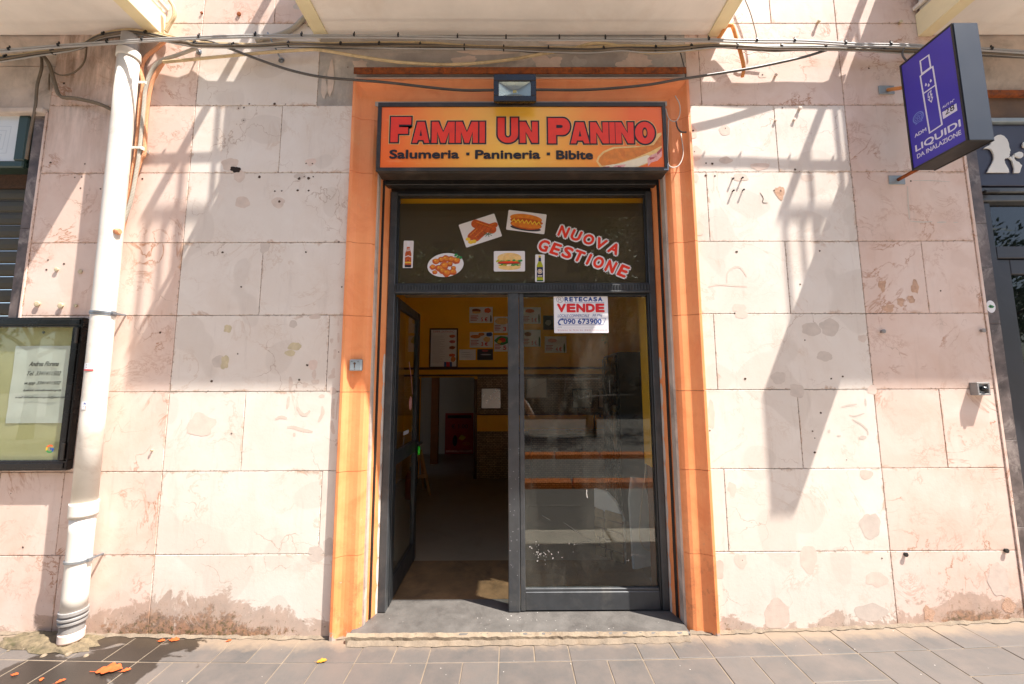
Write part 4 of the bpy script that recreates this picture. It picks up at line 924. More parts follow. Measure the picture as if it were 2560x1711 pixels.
for L, m_ in (([(2150, 500), (2180, 470), (2230, 450), (2264, 420), (2264, 480), (2230, 515), (2180, 530), (2155, 560)], 'ink_ham'), ([(2165, 490), (2210, 485), (2200, 500), (2170, 510)], 'ink_ham_dark'), ([(2225, 450), (2264, 410), (2264, 435), (2230, 470)], 'ink_ham_dark'), ([(1860, 572), (1900, 552), (1980, 545), (1960, 572)], 'ink_ham'), ([(1905, 572), (1920, 558), (1945, 562), (1940, 572)], 'ink_ham_dark'), ([(1790, 572), (1800, 562), (1850, 560), (1850, 572)], 'ink_ham_dark')): a.poly(pt(L), .0016, m_)
a.build('printed_sandwich', fp)
LET = [('F', 112, 168, 284, 372), ('A', 285, 206, 428, 378), ('M', 438, 206, 628, 378), ('M', 629, 206, 812, 378), ('I', 818, 206, 866, 378), ('U', 962, 174, 1128, 378), ('N', 1137, 206, 1284, 378), ('P', 1362, 176, 1538, 382), ('A', 1540, 210, 1690, 382), ('N', 1697, 210, 1842, 382), ('I', 1849, 210, 1892, 382), ('N', 1897, 210, 2040, 382), ('O', 2052, 206, 2206, 386)]
a = wallart(YB)
for i, (c, x0, y0, x1, y1) in enumerate(LET):
    p, q = r6(x0, y1), r6(x1, y0); e = i*3e-5
    a.block(c, *p, *q, .0020+e, 'ink_bun', .0125); a.block(c, *p, *q, .0026+e, 'ink_black', .0085)
for i, (c, x0, y0, x1, y1) in enumerate(LET):
    p, q = r6(x0, y1), r6(x1, y0); a.block(c, *p, *q, .0032+i*3e-5, 'sticker_red', -.0026, [(1.0, 'ink_black', .0038)]+([(.62, 'ink_crust', .0042)] if c == 'O' else []))
for wd, x0, y0, x1, y1 in (('Salumeria', 106, 428, 660, 502), ('Panineria', 785, 430, 1302, 504), ('Bibite', 1428, 434, 1718, 508)):
    p, q = r6(x0, y1), r6(x1, y0); a.btext(wd, p[0], p[1], q[0], q[1], .003, 'ink_black', b=.055)
for x0 in (715, 1353): p, q = r6(x0, 474), r6(x0+26, 452); a.rect(p[0], p[1], q[0], q[1], .003, 'ink_black')
a.build('lettering', fp)
bxs('corner_tape', 'steel', sg, (bx1-.03, bx1+.001, YB-.0095, YB-.0082, bz0+.004, bz0+.012), (bx1-.008, bx1+.001, YB-.0095, YB-.0082, bz0+.0125, bz0+.05), c=0)
# ------------------------------------------------------------------ floodlight on top of it
YF = -.215
fx0, fz1 = W(1235, 190, YF); fx1, fz0 = W(1340, 256, YF)
fl_ = thing('floodlight', 'small black LED floodlight above the orange sign', 'floodlight', ((fx0+fx1)/2, YF+.03, fz0))
b = bmesh.new(); d_ = .045; ins = .02
A = [b.verts.new(p) for p in ((fx0, YF, fz0), (fx1, YF, fz0), (fx1, YF, fz1), (fx0, YF, fz1))]; B_ = [b.verts.new(p) for p in ((fx0+ins, YF+d_, fz0+ins), (fx1-ins, YF+d_, fz0+ins), (fx1-ins, YF+d_, fz1-ins), (fx0+ins, YF+d_, fz1-ins))]
for k in range(4): b.faces.new((A[k], A[(k+1) % 4], B_[(k+1) % 4], B_[k]))
b.faces.new(B_); bmesh.ops.recalc_face_normals(b, faces=b.faces[:]); ob('housing', b, 'black_gloss', fl_)
gx0, gz1_ = W(1247, 203, YF-.01); gx1, gz0_ = W(1327, 240, YF-.01)
bxs('bezel', 'black_gloss', fl_, (fx0-.002, fx1+.002, YF-.014, YF-.0005, fz0-.002, gz0_), (fx0-.002, fx1+.002, YF-.014, YF-.0005, gz1_, fz1+.002), (fx0-.002, gx0, YF-.014, YF-.0005, gz0_+.0005, gz1_-.0005), (gx1, fx1+.002, YF-.014, YF-.0005, gz0_+.0005, gz1_-.0005), c=.003)
b = bmesh.new(); cx, cz = (gx0+gx1)/2, (gz0_+gz1_)/2+.012; A = [b.verts.new(p) for p in ((gx0, YF-.003, gz0_), (gx1, YF-.003, gz0_), (gx1, YF-.003, gz1_), (gx0, YF-.003, gz1_))]
B_ = [b.verts.new((cx+i*.022, YF+.034, cz+j*.016)) for i, j in ((-1, -1), (1, -1), (1, 1), (-1, 1))]
for k in range(4): b.faces.new((A[k], A[(k+1) % 4], B_[(k+1) % 4], B_[k]))
b.faces.new(B_); ob('reflector', b, 'chrome', fl_)
bxs('led_chip', 'led', fl_, (cx-.012, cx+.012, YF+.03, YF+.0335, cz-.009, cz+.009), c=0)
bxs('lens', 'glass_case', fl_, (gx0+.0005, gx1-.0005, YF-.008, YF-.005, gz0_+.0008, gz1_-.0008), c=0)
a = wallart(YF-.0146); cx = (fx0+fx1)/2; a.text('techstar', cx-.055, fz0+.022, cx+.055, fz0+.036, 0, 'ink'); a.text('50W IP66', cx-.045, fz0+.006, cx+.035, fz0+.014, 0, 'ink'); a.build('lettering', fl_)
for i in range(11): bxs('cooling_fin', 'black_gloss', fl_, (fx0+.03+i*(fx1-fx0-.06)/10-.002, fx0+.03+i*(fx1-fx0-.06)/10+.002, YF+.012, YF+.07, fz1-.016, fz1+.010), c=0)
bxs('bracket', 'black_metal', fl_, (cx-.09, cx-.085, YF+.05, -.03, fz0+.05, fz0+.075), (cx+.085, cx+.09, YF+.05, -.03, fz0+.05, fz0+.075), (cx-.09, cx+.09, -.0295, -.02, fz0+.045, fz0+.08), (cx-.06, cx+.06, YF+.045, YF+.09, fz0+.03, fz0+.09), c=.001)

# ================================================================== purple blade sign on two rods
XS, TH = 2.612, .154
cp = {k: XP(1920+x/3.647, y/3.647, XS) for k, (x, y) in dict(it=(1183, 622), ib=(1325, 1562), ot=(1650, 218), obm=(1845, 1262)).items()}
ui, uo = (cp['it'][0]+cp['ib'][0])/2, (cp['ot'][0]+cp['obm'][0])/2; vb, vt = (cp['ib'][1]+cp['obm'][1])/2, (cp['it'][1]+cp['ot'][1])/2
bs = thing('blade_sign', 'purple illuminated blade sign reading LIQUIDI DA INALAZIONE on the right pier', 'shop sign', (XS+TH/2, -(ui+uo)/2, vb))
bxs('casing', 'black_metal', bs, (XS+.012, XS+TH-.012, -uo+.002, -ui-.002, vb+.002, vt-.002), c=.003)
for xa_, xb_ in ((XS, XS+.011), (XS+TH-.011, XS+TH)):
    bxs('frame', 'black_metal', bs, (xa_, xb_, -uo, -ui, vb, vb+.011), (xa_, xb_, -uo, -ui, vt-.011, vt), (xa_, xb_, -ui-.011, -ui, vb+.0112, vt-.0112), (xa_, xb_, -uo, -uo+.011, vb+.0112, vt-.0112), c=.001)
bxs('end_cover', 'alu_brushed', bs, (XS+.006, XS+TH-.006, -uo-.004, -uo-.0002, vb+.004, vt-.004), c=.001)
fc = bxs('face', 'purple', bs, (XS+.004, XS+.0115, -uo+.0112, -ui-.0112, vb+.0115, vt-.0115), c=0)
XF = XS+.004
def q4(x, y): u, v = XP(1920+x/3.647, y/3.647, XF); return ui+(u-ui)*.945, v
a = Art(U=(0, -1, 0), N=(-1, 0, 0), O=(XF, 0, 0))
for L in ([(1399, 550), (1482, 492), (1500, 602), (1414, 665)], [(1399, 688), (1520, 596), (1606, 1126), (1486, 1206)]): a.stroke([q4(*p) for p in L], .0085, .0006, 'purple_white', True)
a.stroke([q4(1432, 845), q4(1545, 765)], .0085, .0007, 'purple_white')
for p in ((1453, 765), (1480, 768), (1500, 727)): u, v = q4(*p); a.poly([(u, v+.013), (u+.005, v+.002), (u+.006, v-.005), (u, v-.010), (u-.006, v-.005), (u-.005, v+.002)], .0006, 'purple_white')
u, v = q4(1495, 872)
a.stroke([(u+.008, v+.034), (u-.010, v+.028), (u-.012, v+.002), (u-.002, v+.003), (u-.006, v-.014), (u-.012, v-.012), (u+.002, v-.038), (u+.012, v-.014), (u+.006, v-.013), (u+.010, v+.010), (u+.002, v+.008)], .005, .0006, 'purple_white', True)
def bt(body, p, q, off, mat='purple_white', lift=.0006, **kw):
    (a0, b0), (a1, b1) = q4(*p), q4(*q); a.btext(body, a0, b0, a1, b1, lift, mat, b=off, **kw)
bt('LIQUIDI', (1352, 1398), (1783, 1068), .03)
bt('DA INALAZIONE', (1366, 1448), (1789, 1165), .022)
bt('ADM', (1342, 1258), (1452, 1156), .025)
bt('AUT.N°', (1612, 980), (1728, 882), .03)
(a0, b0), (a1, b1) = q4(1618, 1076), q4(1748, 925); a.rect(a0, b0, a1, b1, .0005, 'purple_white')
bt('2', (1640, 1040), (1676, 962), .015, 'ink_black', .0010); bt('8', (1690, 1010), (1725, 930), .015, 'ink_black', .0010)
u, v = q4(1378, 1068); rr = .034
a.stroke([(u+rr*.42*(1 if k % 2 == 0 else .42)*math.sin(k*math.pi/5), v+rr*.42*(1 if k % 2 == 0 else .42)*math.cos(k*math.pi/5)) for k in range(10)], .003, .0006, 'purple_pale', True)
a.stroke([(u+rr*.62*math.cos(k*math.pi/16)*(1+.05*(k % 2)), v+rr*.62*math.sin(k*math.pi/16)*(1+.05*(k % 2))) for k in range(32)], .0035, .0006, 'purple_pale', True)
for k in range(26):
    t_ = -2.6+5.2*k/25+math.pi/2; a.ell(u+rr*.9*math.cos(t_), v+rr*.95*math.sin(t_), .006, .0028, .0007, 'purple_pale', t_+.9, 8)
a.stroke([(u-.022, v-.036), (u, v-.031), (u+.022, v-.036)], .004, .0007, 'purple_pale')
a.build('print', fc)
XMID = XS+TH/2
for k, (px, py, dz) in enumerate(((2215, 228, 0), (2248, 453, 0))):
    x_, z_ = W(px, py); zz = z_+.005
    bxs('wall_plate', 'steel_plate', bs, (XMID-.065, XMID+.045, -.008, -.0005, zz-.032, zz+.032), c=.002)
    tube_ob('rod', [(XMID-.004, -.004, zz), (XMID-.004, -ui-.02, vt-.16 if k == 0 else vb+.03)], .012, 'rust_rod' if k == 0 else 'rust', bs, n=1)
tube_ob('power_lead', [W3(2278, 112, -.05), W3(2262, 118, -.07), W3(2257, 140, -.1), Vector((XMID, -ui-.01, vt-.01))], .006, 'cable_black', bs)

# ================================================================== cables along the front
def S(*P): return P
def cable(name, P, Y, r, mat, label, cat='cable', group='cables strung along the front', rib=0, ties=None, **kw):
    pts = [W3(p[0], p[1], p[2] if len(p) > 2 else Y) for p in P]
    o = tube_ob(name, pts, r, mat, None, 7, 5, rib); tag(o, label, cat, group)
    if ties:
        path = smooth_path(pts, 5); acc = 0; nxt = .25
        for a_, b_ in zip(path, path[1:]):
            acc += (b_-a_).length
            if acc > nxt:
                nxt += ties*random.uniform(.85, 1.15); t_ = bmesh.new(); d = (b_-a_).normalized(); tube(t_, [a_-d*.005, a_+d*.005], r*1.55+.004, 8); box(t_, a_.x-.003, a_.x+.003, a_.y-.006, a_.y, a_.z+.006, a_.z+.024); ob('cable_tie', t_, 'tie_black', o)
    return o
top = S((-60, 130), (0, 126), (148, 114), (269, 105.6), (422, 96.5), (611, 89), (730, 89), (859, 89), (996, 90.5), (1120, 92.7), (1240, 95.4), (1370, 96), (1513, 96.5), (1636, 98), (1771, 99), (1891, 102), (2010, 103), (2139, 110), (2274, 112.5), (2331, 116.5), (2449, 121), (2600, 131))
YC = -.168
random.seed(41)
cable('power_cable', top, YC, .0068, 'cable_grey', 'grey power cable, topmost of the runs under the balconies', ties=.33)
cable('power_cable', [(x, y+5.2) for x, y in top], YC-.002, .006, 'cable_grey', 'grey power cable tied just under the topmost run', ties=None)
bun = S((-60, 155), (0, 148), (90, 135), (192, 118), (247, 92), (315, 80), (365, 84), (422, 97), (466, 106), (502, 112), (640, 115), (722, 111), (815, 112), (887, 113), (1051, 114), (1161, 118), (1280, 121), (1349, 123), (1472, 124), (1554, 120), (1609, 122), (1691, 122), (1790, 114), (1920, 119), (2002, 117), (2161, 121), (2276, 127), (2449, 131), (2600, 138))
for i, (dy, dY, r, mt, lab) in enumerate(((0, 0, .0095, 'cable_black', 'thick black cable in the middle of the lower bundle'), (3.4, .012, .007, 'cable_brown', 'brown cable along the underside of the lower bundle'), (-3.2, .010, .007, 'conduit_beige', 'beige cable along the top of the lower bundle'), (6.5, .0, .005, 'cable_grey', 'thin grey cable sagging under the lower bundle'), (1.5, -.014, .006, 'cable_brown', 'thin brown cable wound round the lower bundle'), (5.0, .016, .008, 'cable_black', 'black cable at the very back of the lower bundle'), (-5.5, .014, .006, 'conduit_beige', 'pale cable lying along the crest of the lower bundle'))):
    cable('phone_cable', [(x, y+dy+random.uniform(-1.6, 1.6)+(2*math.sin(x/90+i) if i > 2 else 0)) for x, y in bun], -.070+dY*.8, r, mt, lab, ties=.32 if i == 0 else None)
cable('black_cable', S((500, 99, -.05), (548, 112, -.06), (640, 147, -.07), (722, 175, -.075), (804, 193, -.08), (892, 201, -.085), (969, 207, -.09), (1133, 225, -.10), (1235, 226, -.12), (1340, 225, -.12), (1472, 225, -.10), (1609, 214, -.09), (1691, 200, -.085), (1746, 192, -.08), (1856, 175, -.075), (1920, 163, -.07), (2010, 143, -.065), (2085, 121, -.06), (2153, 111, -.05)), -.08, .0085, 'cable_black', 'black cable swooping down across the top of the orange surround')
cable('beige_conduit', S((408, 156), (640, 134), (750, 126), (804, 126), (887, 140), (996, 156), (1106, 162), (1188, 159), (1280, 149), (1362, 134), (1417, 127), (1472, 111), (1513, 110), (1554, 118), (1595, 129), (1636, 132), (1719, 126), (1780, 118)), -.055, .0105, 'conduit_beige', 'beige corrugated conduit sagging over the door', 'conduit', 'conduits on the wall', rib=.06)
cable('orange_conduit', S((416, 98), (411, 104), (392, 121), (365, 143), (354, 170), (358, 214), (351, 260), (343, 356), (340, 384), (332, 430), (324, 485), (302, 545), (284, 566), (276, 572)), -.03, .0125, 'conduit_orange', 'orange corrugated conduit nearest the white drainpipe', 'conduit', 'conduits on the wall', rib=.06)
cable('grey_conduit', S((491, 121), (439, 140), (406, 151), (381, 175), (365, 219), (359, 274), (348, 384), (341, 430), (328, 499), (307, 559), (287, 584), (278, 590)), -.045, .0115, 'conduit_grey', 'grey conduit between the two orange ones beside the drainpipe', 'conduit', 'conduits on the wall', rib=.05)
cable('orange_conduit', S((408, 156), (384, 197), (374, 233), (365, 304), (361, 381), (352, 400), (341, 435), (337, 457), (320, 520), (303, 584), (287, 600), (279, 604)), -.03, .0125, 'conduit_orange', 'orange corrugated conduit farthest from the drainpipe', 'conduit', 'conduits on the wall', rib=.06)
cable('cream_conduit', S((415, 80), (425, 60), (436, 40), (434, 18), (420, -4)), -.06, .012, 'conduit_beige', 'cream conduit curling up past the left balcony edge', 'conduit', 'conduits on the wall', rib=.05)
cable('grey_rod', S((640, 103), (722, 78), (768, 38), (800, 20)), -.02, .016, 'conduit_grey', 'grey tube rising behind the balcony over the door', 'conduit', 'conduits on the wall')
cable('black_cable', S((60, 136), (101, 137), (123, 162), (137, 208), (151, 241), (192, 247), (247, 260), (284, 277)), -.035, .012, 'cable_brown', 'brown conduit curving down from the cables to the drainpipe', 'conduit', 'conduits on the wall', rib=.05)
cable('black_cable', S((80, 134), (101, 139), (104, 170), (93, 214), (88, 269), (74, 343), (66, 398)), -.03, .0085, 'cable_brown', 'brown cable hanging down past the green light box')
cable('thin_cable', S((217, 115), (211, 154), (186, 181), (154, 189), (126, 181), (122, 225)), -.02, .005, 'cable_brown', 'thin brown cable looping over the stained left pier')
cable('thin_cable', S((1858, -10), (1875, 30), (1889, 80), (1893, 106)), -.03, .0035, 'cable_brown', 'thin wire dropping to the cables right of the middle balcony')
cable('thin_cable', S((1700, 128, -.04), (1706, 150, -.03), (1712, 175, -.04), (1714, 195, -.06)), -.04, .004, 'cable_black', 'thin black wire above the right end of the rusty iron')
cable('thin_cable', S((1688, 240, -.02), (1699, 262, -.03), (1699, 288, -.03), (1688, 304, -.03), (1672, 297, -.03), (1664, 272, -.03)), -.03, .0035, 'cable_white', 'white wire looping beside the upper right corner of the orange sign')
cable('thin_cable', S((1702, 334, -.02), (1708, 384, -.02), (1697, 414, -.03), (1677, 418, -.03), (1669, 396, -.03), (1671, 300, -.03)), -.03, .004, 'cable_white', 'white wire hanging in a long loop beside the orange sign')
cable('thin_cable', S((1690, 304), (1694, 320), (1702, 330), (1716, 331)), -.035, .005, 'cable_black', 'short black wire joint on the right of the orange surround')
cable('thin_cable', S((1858, 130), (1872, 136), (1890, 130), (1922, 133)), -.03, .003, 'cable_white', 'thin pale wire under the cables on the right pier')
tag(tube_ob('rusty_rod', [W3(*p) for p in ((1776, 112, -.02), (1790, 104, -.04), (1801, 90, -.05), (1816, 67, -.06), (1824, 64, -.06), (1832, 68, -.06), (1845, 110, -.05), (1859, 165, -.04), (1856, 192, -.03))], .0125, 'rust_rod', None), 'bent orange iron rod on the wall right of the middle balcony', 'iron rod')
for k, (p, q, lab) in enumerate((((669, 82), (704, 152), 'long grey hook bolt below the gap left of the middle balcony'), ((485, 112), (498, 131), 'short grey hook bolt above the conduits'))):
    t = thing('hook_bolt', lab, 'bolt', W3(*q, 0), 'hook bolts on the wall')
    tube_ob('shaft', [W3(*p, -.075), (W3(*p, -.075)+W3(*q, -.02))/2, W3(*q, -.004)], .006, 'steel', t, n=2)
    b = bmesh.new(); c = W(*q); lathe(b, [(.021, -.0005), (.021, -.004), (.012, -.005), (.011, -.014)], (c[0], 0, c[1]), 'y', 14); ob('washer', b, 'steel', t)
for (px, py) in ((352, 222), (342, 382)):
    t = bxs('conduit_clip', 'pvc_white', None, (W(px-8, py)[0], W(px+30, py)[0], -.062, -.056, W(px, py+3)[1], W(px, py-3)[1]), (W(px+28, py)[0], W(px+32, py)[0], -.056, -.001, W(px, py+4)[1], W(px, py-4)[1]), c=.001)
    tag(t, 'upper white clip holding the three conduits' if py < 300 else 'lower white clip holding the three conduits', 'pipe clip', 'conduit clips')

# ================================================================== white drainpipe
YP, RP = -.085, .059
def pp(px, py): return W3(px, py, YP)
dp = thing('drainpipe', 'white plastic drainpipe on the left pier, grey coupling at its foot', 'drainpipe', (-2.78, YP, .03))
top_, s1, s2, s3, bot_ = pp(327, 96), pp(323, 134), pp(203, 1079), pp(190, 1258), pp(182, 1520)
def seg(name, a_, b_, r, mat, sides=28, par=dp):
    b = bmesh.new(); tube(b, [a_+(b_-a_)*k/6 for k in range(7)], r, sides); return ob(name, b, mat, par, True)
xa_ = s1.x; xb_ = bot_.x
PT, PBt = pp(323, 134), pp(181, 1560)
def on(px, py):
    z = W(px, py, YP)[1]; return Vector((PBt.x+(PT.x-PBt.x)*(z-PBt.z)/(PT.z-PBt.z), YP, z))
seg('upper_pipe', on(327, 92), on(323.5, 140), .050, 'pvc_grey')
main = seg('main_pipe', on(323, 134), on(194, 1254), RP, 'pvc_white')
seg('socket', on(323.3, 132), on(322, 150), RP+.006, 'pvc_white')
seg('socket', on(194.6, 1254), on(191, 1290), RP+.007, 'pvc_white')
seg('lower_pipe', on(192, 1288), on(182, 1530), RP-.001, 'pvc_white')
for k, (px, py) in enumerate(((239, 783), (184.5, 1399))):
    c = on(px, py); d = Vector((.02, 0, 1)).normalized(); b = bmesh.new(); tube(b, [c-d*.006, c+d*.006], RP+.005, 28); box(b, c.x+RP-.008, c.x+RP+.014, YP-.012, YP+.012, c.z-.010, c.z+.010); box(b, c.x+RP-.004, c.x+RP+.006, YP+.01, 0, c.z-.005, c.z+.005); ob('pipe_clamp', b, 'steel', dp)
    if k == 0: b = bmesh.new(); tube(b, [c-d*.018, c-d*.010], RP+.003, 28); ob('pipe_clamp', b, 'steel', dp)
for py, r, h in ((1527, .0645, 10), (1540, .066, 6), (1551, .063, 7)): c = on(181, py); seg('coupling_ring', on(181, py-h/2), on(180.5, py+h/2), r, 'pvc_grey')
seg('foot_sleeve', on(181, 1530), on(178, 1582), .055, 'pvc_grey'); seg('foot_collar', on(178, 1576), on(175, 1600), .058, 'patch_rose')
for k, pts in enumerate((((1230, 530), (1120, 560), (1040, 590)),)): pass
b = bmesh.new(); c0_ = on(287, 582); lathe(b, [(.018, 0), (.022, .02), (.016, .03)], c0_+Vector((.045, -.02, 0)), 'x', 10); ob('pipe_inlet', b, 'conduit_orange', dp)
def band_art(px, py, w_, h_, paint):                     # stickers bent round the pipe
    c = on(px, py)
    a = Art(U=(1, 0, 0), O=(0, YP-RP-.0012, 0)); paint(a, c.x, c.z, w_, h_); o = a.build('pipe_sticker', dp)
    pc = WL[o.name]
    ax = on(196, 1090).x+(c.z-on(196, 1090).z)*(on(239, 783).x-on(201.5, 1079).x)/(on(239, 783).z-on(201.5, 1079).z)
    for v in o.data.vertices:
        X = v.co.x+pc.x-ax; l = -(v.co.y+pc.y-(YP-RP-.0012)); th = X/(RP+.001); rr = RP+.0022+l
        v.co.x = ax+rr*math.sin(th)-pc.x; v.co.y = YP-rr*math.cos(th)-pc.y
def st1(a, u, v, w_, h_):
    N_ = 6
    for k in range(N_): a.rect(u-w_+2*w_*k/N_, v-h_, u-w_+2*w_*(k+1)/N_, v+h_, 0, 'paper_white'); a.rect(u-w_+2*w_*k/N_, v-h_*.95, u-w_+2*w_*(k+1)/N_, v-h_*.6, .0004, 'ink_red')
    for q in (.55, .2, -.2): a.rect(u-w_*.4, v+h_*q, u+w_*.2, v+h_*(q+.1), .0004, 'ink')
def st2(a, u, v, w_, h_):
    for k in range(3): a.rect(u-w_+2*w_*k/3, v-h_, u-w_+2*w_*(k+1)/3, v+h_, 0, 'paper_white')
    a.poly([(u-w_*.2, v+h_*.3), (u+w_*.8, v+h_*.2), (u+w_*.4, v+h_*.85)], .0004, 'ink_blue'); a.poly([(u-w_*.9, v-h_*.8), (u+w_*.9, v-h_*.9), (u+w_*.7, v-h_*.1), (u, v-h_*.1)], .0004, 'ink_orange')
band_art(216, 919, .030, .024, st1); band_art(231, 1013, .016, .024, st2)

# ================================================================== display case and its notice
YK = -.052
kx1, kz1 = W(206, 788, YK)[0], W(150, 789, YK)[1]; kz0 = W(120, 1178, YK)[1]; kx0 = kx1-.66
kz1 -= .012; kz0 += .0
dc = thing('display_case', 'black framed glass display case on the left pier beside the drainpipe', 'display case', ((kx0+kx1)/2, -.03, kz0))
bxs('back_box', 'black_gloss', dc, (kx0+.004, kx1-.004, -.010, -.001, kz0+.004, kz1-.004), c=.001)
fw = .062
for q in ((kx0, kx1, kz1-fw, kz1), (kx0, kx1, kz0, kz0+fw)): bxs('frame', 'black_gloss', dc, (q[0], q[1], YK+.006, -.0105, q[2], q[3]), (q[0]+.014, q[1]-.014, YK, YK+.0055, q[2]+.014, q[3]-.014), c=.004)
for q in ((kx0, kx0+fw), (kx1-fw, kx1)): bxs('frame', 'black_gloss', dc, (q[0], q[1], YK+.006, -.0105, kz0+fw+.0005, kz1-fw-.0005), (q[0]+.014, q[1]-.014, YK, YK+.0055, kz0+fw, kz1-fw), c=.004)
bxs('back_panel', 'case_back', dc, (kx0+fw, kx1-fw, -.0135, -.0102, kz0+fw, kz1-fw), c=0)
bxs('pane', 'glass_case', dc, (kx0+fw-.002, kx1-fw+.002, YK+.016, YK+.019, kz0+fw-.002, kz1-fw+.002), c=0)
for z in (kz0+.12, kz1-.12): 
    b = bmesh.new(); lathe(b, [(.009, z-.05), (.009, z+.05)], (kx1-.016, YK-.006, 0), 'z', 10); ob('hinge', b, 'black_metal', dc)
a = wallart(YK+.0155); cx, cz = W(*z1(9, 455, 958), YK+.0155); r_g = .021
for t0, t1, mt in ((45, 150, 'ink_orange'), (150, 205, 'ink_yellow'), (205, 310, 'ink_green'), (310, 360, 'ink_blue')): a.stroke([(cx+r_g*math.cos(R(t0+(t1-t0)*k/8)), cz+r_g*math.sin(R(t0+(t1-t0)*k/8))) for k in range(9)], .010, .0, mt)
a.rect(cx, cz-.005, cx+r_g+.004, cz+.005, .0002, 'ink_blue'); a.build('round_sticker', dc)
b = bmesh.new(); cx, cz = W(*z1(5, 400, 1465), -.014); lathe(b, [(.008, -.0136), (.008, -.018)], (cx, 0, cz), 'y', 10); ob('screw', b, 'steel', dc)
YQ = -.0145
nu0, nv1 = W(*z1(9, 150, 20), YQ); nu1, nv0 = W(*z1(9, 610, 722), YQ); 
b = bmesh.new(); grid = [[b.verts.new((nu0+(nu1-nu0)*i/10, YQ-.003-.005*mnoise.noise(Vector((i*.5, j*.4, 3.3))), nv0+(nv1-nv0)*j/14)) for i in range(11)] for j in range(15)]
for j in range(14):
    for i in range(10): b.faces.new((grid[j][i], grid[j][i+1], grid[j+1][i+1], grid[j+1][i]))
npo = tag(ob('paper_notice', b, 'paper', None, True), 'white paper with lines of script lettering inside the display case', 'notice')
a = wallart(YQ-.009)
for body, x0, y0, x1, y1 in (('Andrea Florena', 262, 160, 540, 206), ('Tel. 3341411502', 245, 250, 560, 290), ('w.app 3341411502', 220, 340, 555, 382), ('facebook: andreaflorenafotografia', 208, 412, 560, 440), ('e-mail: andreaflorenafotografia@gmail.com', 138, 476, 590, 503)):
    p, q = W(*z1(9, x0, y1), YQ-.009), W(*z1(9, x1, y0), YQ-.009); a.btext(body, p[0], p[1], q[0], q[1], 0, 'ink', b=.028, shear=.5)
a.build('script_print', npo)

# ================================================================== left neighbour: roller shutter and green light box
rs = thing('roller_shutter', 'dark grey roller shutter closed over the shop on the left', 'shutter', (-3.8, .14, .04))
xr = XL-.106
z = .05; sl0 = None
while z < 2.93:
    if sl0 is None:
        b = bmesh.new(); pr = [(.150, 0), (.138, .012), (.132, .04), (.134, .07), (.142, .086), (.160, .09), (.160, 0)]; rows = [[b.verts.new((x, y, z+h)) for y, h in pr] for x in (-4.6, xr)]
        for k in range(7): b.faces.new((rows[0][k], rows[0][(k+1) % 7], rows[1][(k+1) % 7], rows[1][k]))
        bmesh.ops.recalc_face_normals(b, faces=b.faces[:]); sl0 = ob('slat', b, 'shutter_slat', rs); c_sl = WL[sl0.name].copy(); zz0 = z
    else: dup(sl0, c_sl+Vector((0, 0, z-zz0)), rs)
    z += .094
bxs('guide_rail', 'black_metal', rs, (xr-.03, xr-.002, .10, .131, .04, 3.4), c=.002)
bxs('shutter_housing', 'hole_dark', rs, (-4.6, xr-.002, .12, .34, 2.95, 3.455), c=0)
gx1_, gz1g = W(*z1(1, 205, 1062), .03); gzb = W(*z1(1, 190, 1510), .03)[1]; gx1_ = W(*z1(1, 300, 1062), .02)[0]
gb = thing('green_light_box', 'green framed light box with blank white face above the left shutter', 'light box', (gx1_-.3, .05, gzb))
bxs('casing', 'green_paint', gb, (gx1_-.62, gx1_, .035, .118, gzb-.02, gz1g+.02), c=.004)
bxs('frame', 'green_paint', gb, (gx1_-.62, gx1_, .0, .034, gz1g-.012, gz1g+.03), (gx1_-.62, gx1_, .0, .034, gzb-.03, gzb+.02), (gx1_-.075, gx1_, .0, .034, gzb+.0205, gz1g-.0125), c=.008)
fo = bxs('face', 'opal', gb, (gx1_-.62, gx1_-.076, .012, .03, gzb+.0205, gz1g-.0125), c=0)
a = wallart(.0115)
for k in range(3): i = .03+.03*k; a.stroke([(gx1_-.55, gzb+.05+i), (gx1_-.11-i, gzb+.05+i), (gx1_-.10-i, gz1g-.06-i), (gx1_-.55, gz1g-.05-i)], .005, 0, 'opal_line')
a.build('faded_print', fo)

# ================================================================== right neighbour: dark shop front
xs0 = XR+.119
ds = thing('dark_shop_front', 'dark grey shop front with glass door at the right edge', 'shop front', (3.9, .1, .1))
bxs('frame_post', 'shop_dark', ds, (xs0, xs0+.10, .06, .16, .12, 2.79), c=.004)
bxs('frame_head', 'shop_dark', ds, (xs0+.1005, 4.6, .06, .16, 2.39, 2.475), c=.004)
bxs('door_stile', 'shop_dark', ds, (xs0+.106, xs0+.20, .075, .13, .125, 2.385), c=.004); bxs('door_rail', 'shop_dark', ds, (xs0+.2005, 4.6, .075, .13, 2.28, 2.385), c=.004)
bxs('shutter_lintel', 'alu_dark', ds, (xs0, 4.6, .05, .16, 2.80, 2.85), (xs0, 4.6, .03, .16, 2.855, 2.893), c=.006)
bxs('head_trim', 'steel_plate', ds, (xs0, 4.6, .0, .16, 3.362, 3.395), c=.004)
bxs('pane', 'glass_dark', ds, (xs0+.201, 4.6, .10, .106, .125, 2.279), c=0); bxs('pane', 'glass_dark', ds, (xs0+.101, 4.6, .10, .106, 2.476, 2.79), c=0)
bxs('interior_black_sheet', 'black_gloss', ds, (xs0, 4.8, .8, .9, .12, 3.3), c=0)  # black sheet stands in for the unlit room behind the glass
YSP = .025
sp_ = thing('shop_sign_panel', 'dark panel with pale smoker silhouette above the right shop front', 'shop sign', (3.9, YSP, 2.9))
pn = bxs('panel', 'navy_ink', sp_, (xs0-.002, 4.6, YSP, .09, 2.90, 3.357), c=.003)
a = wallart(YSP-.002); f5 = lambda L: [W(2280+x/2.239, 200+y/2.239, YSP-.002) for x, y in L]
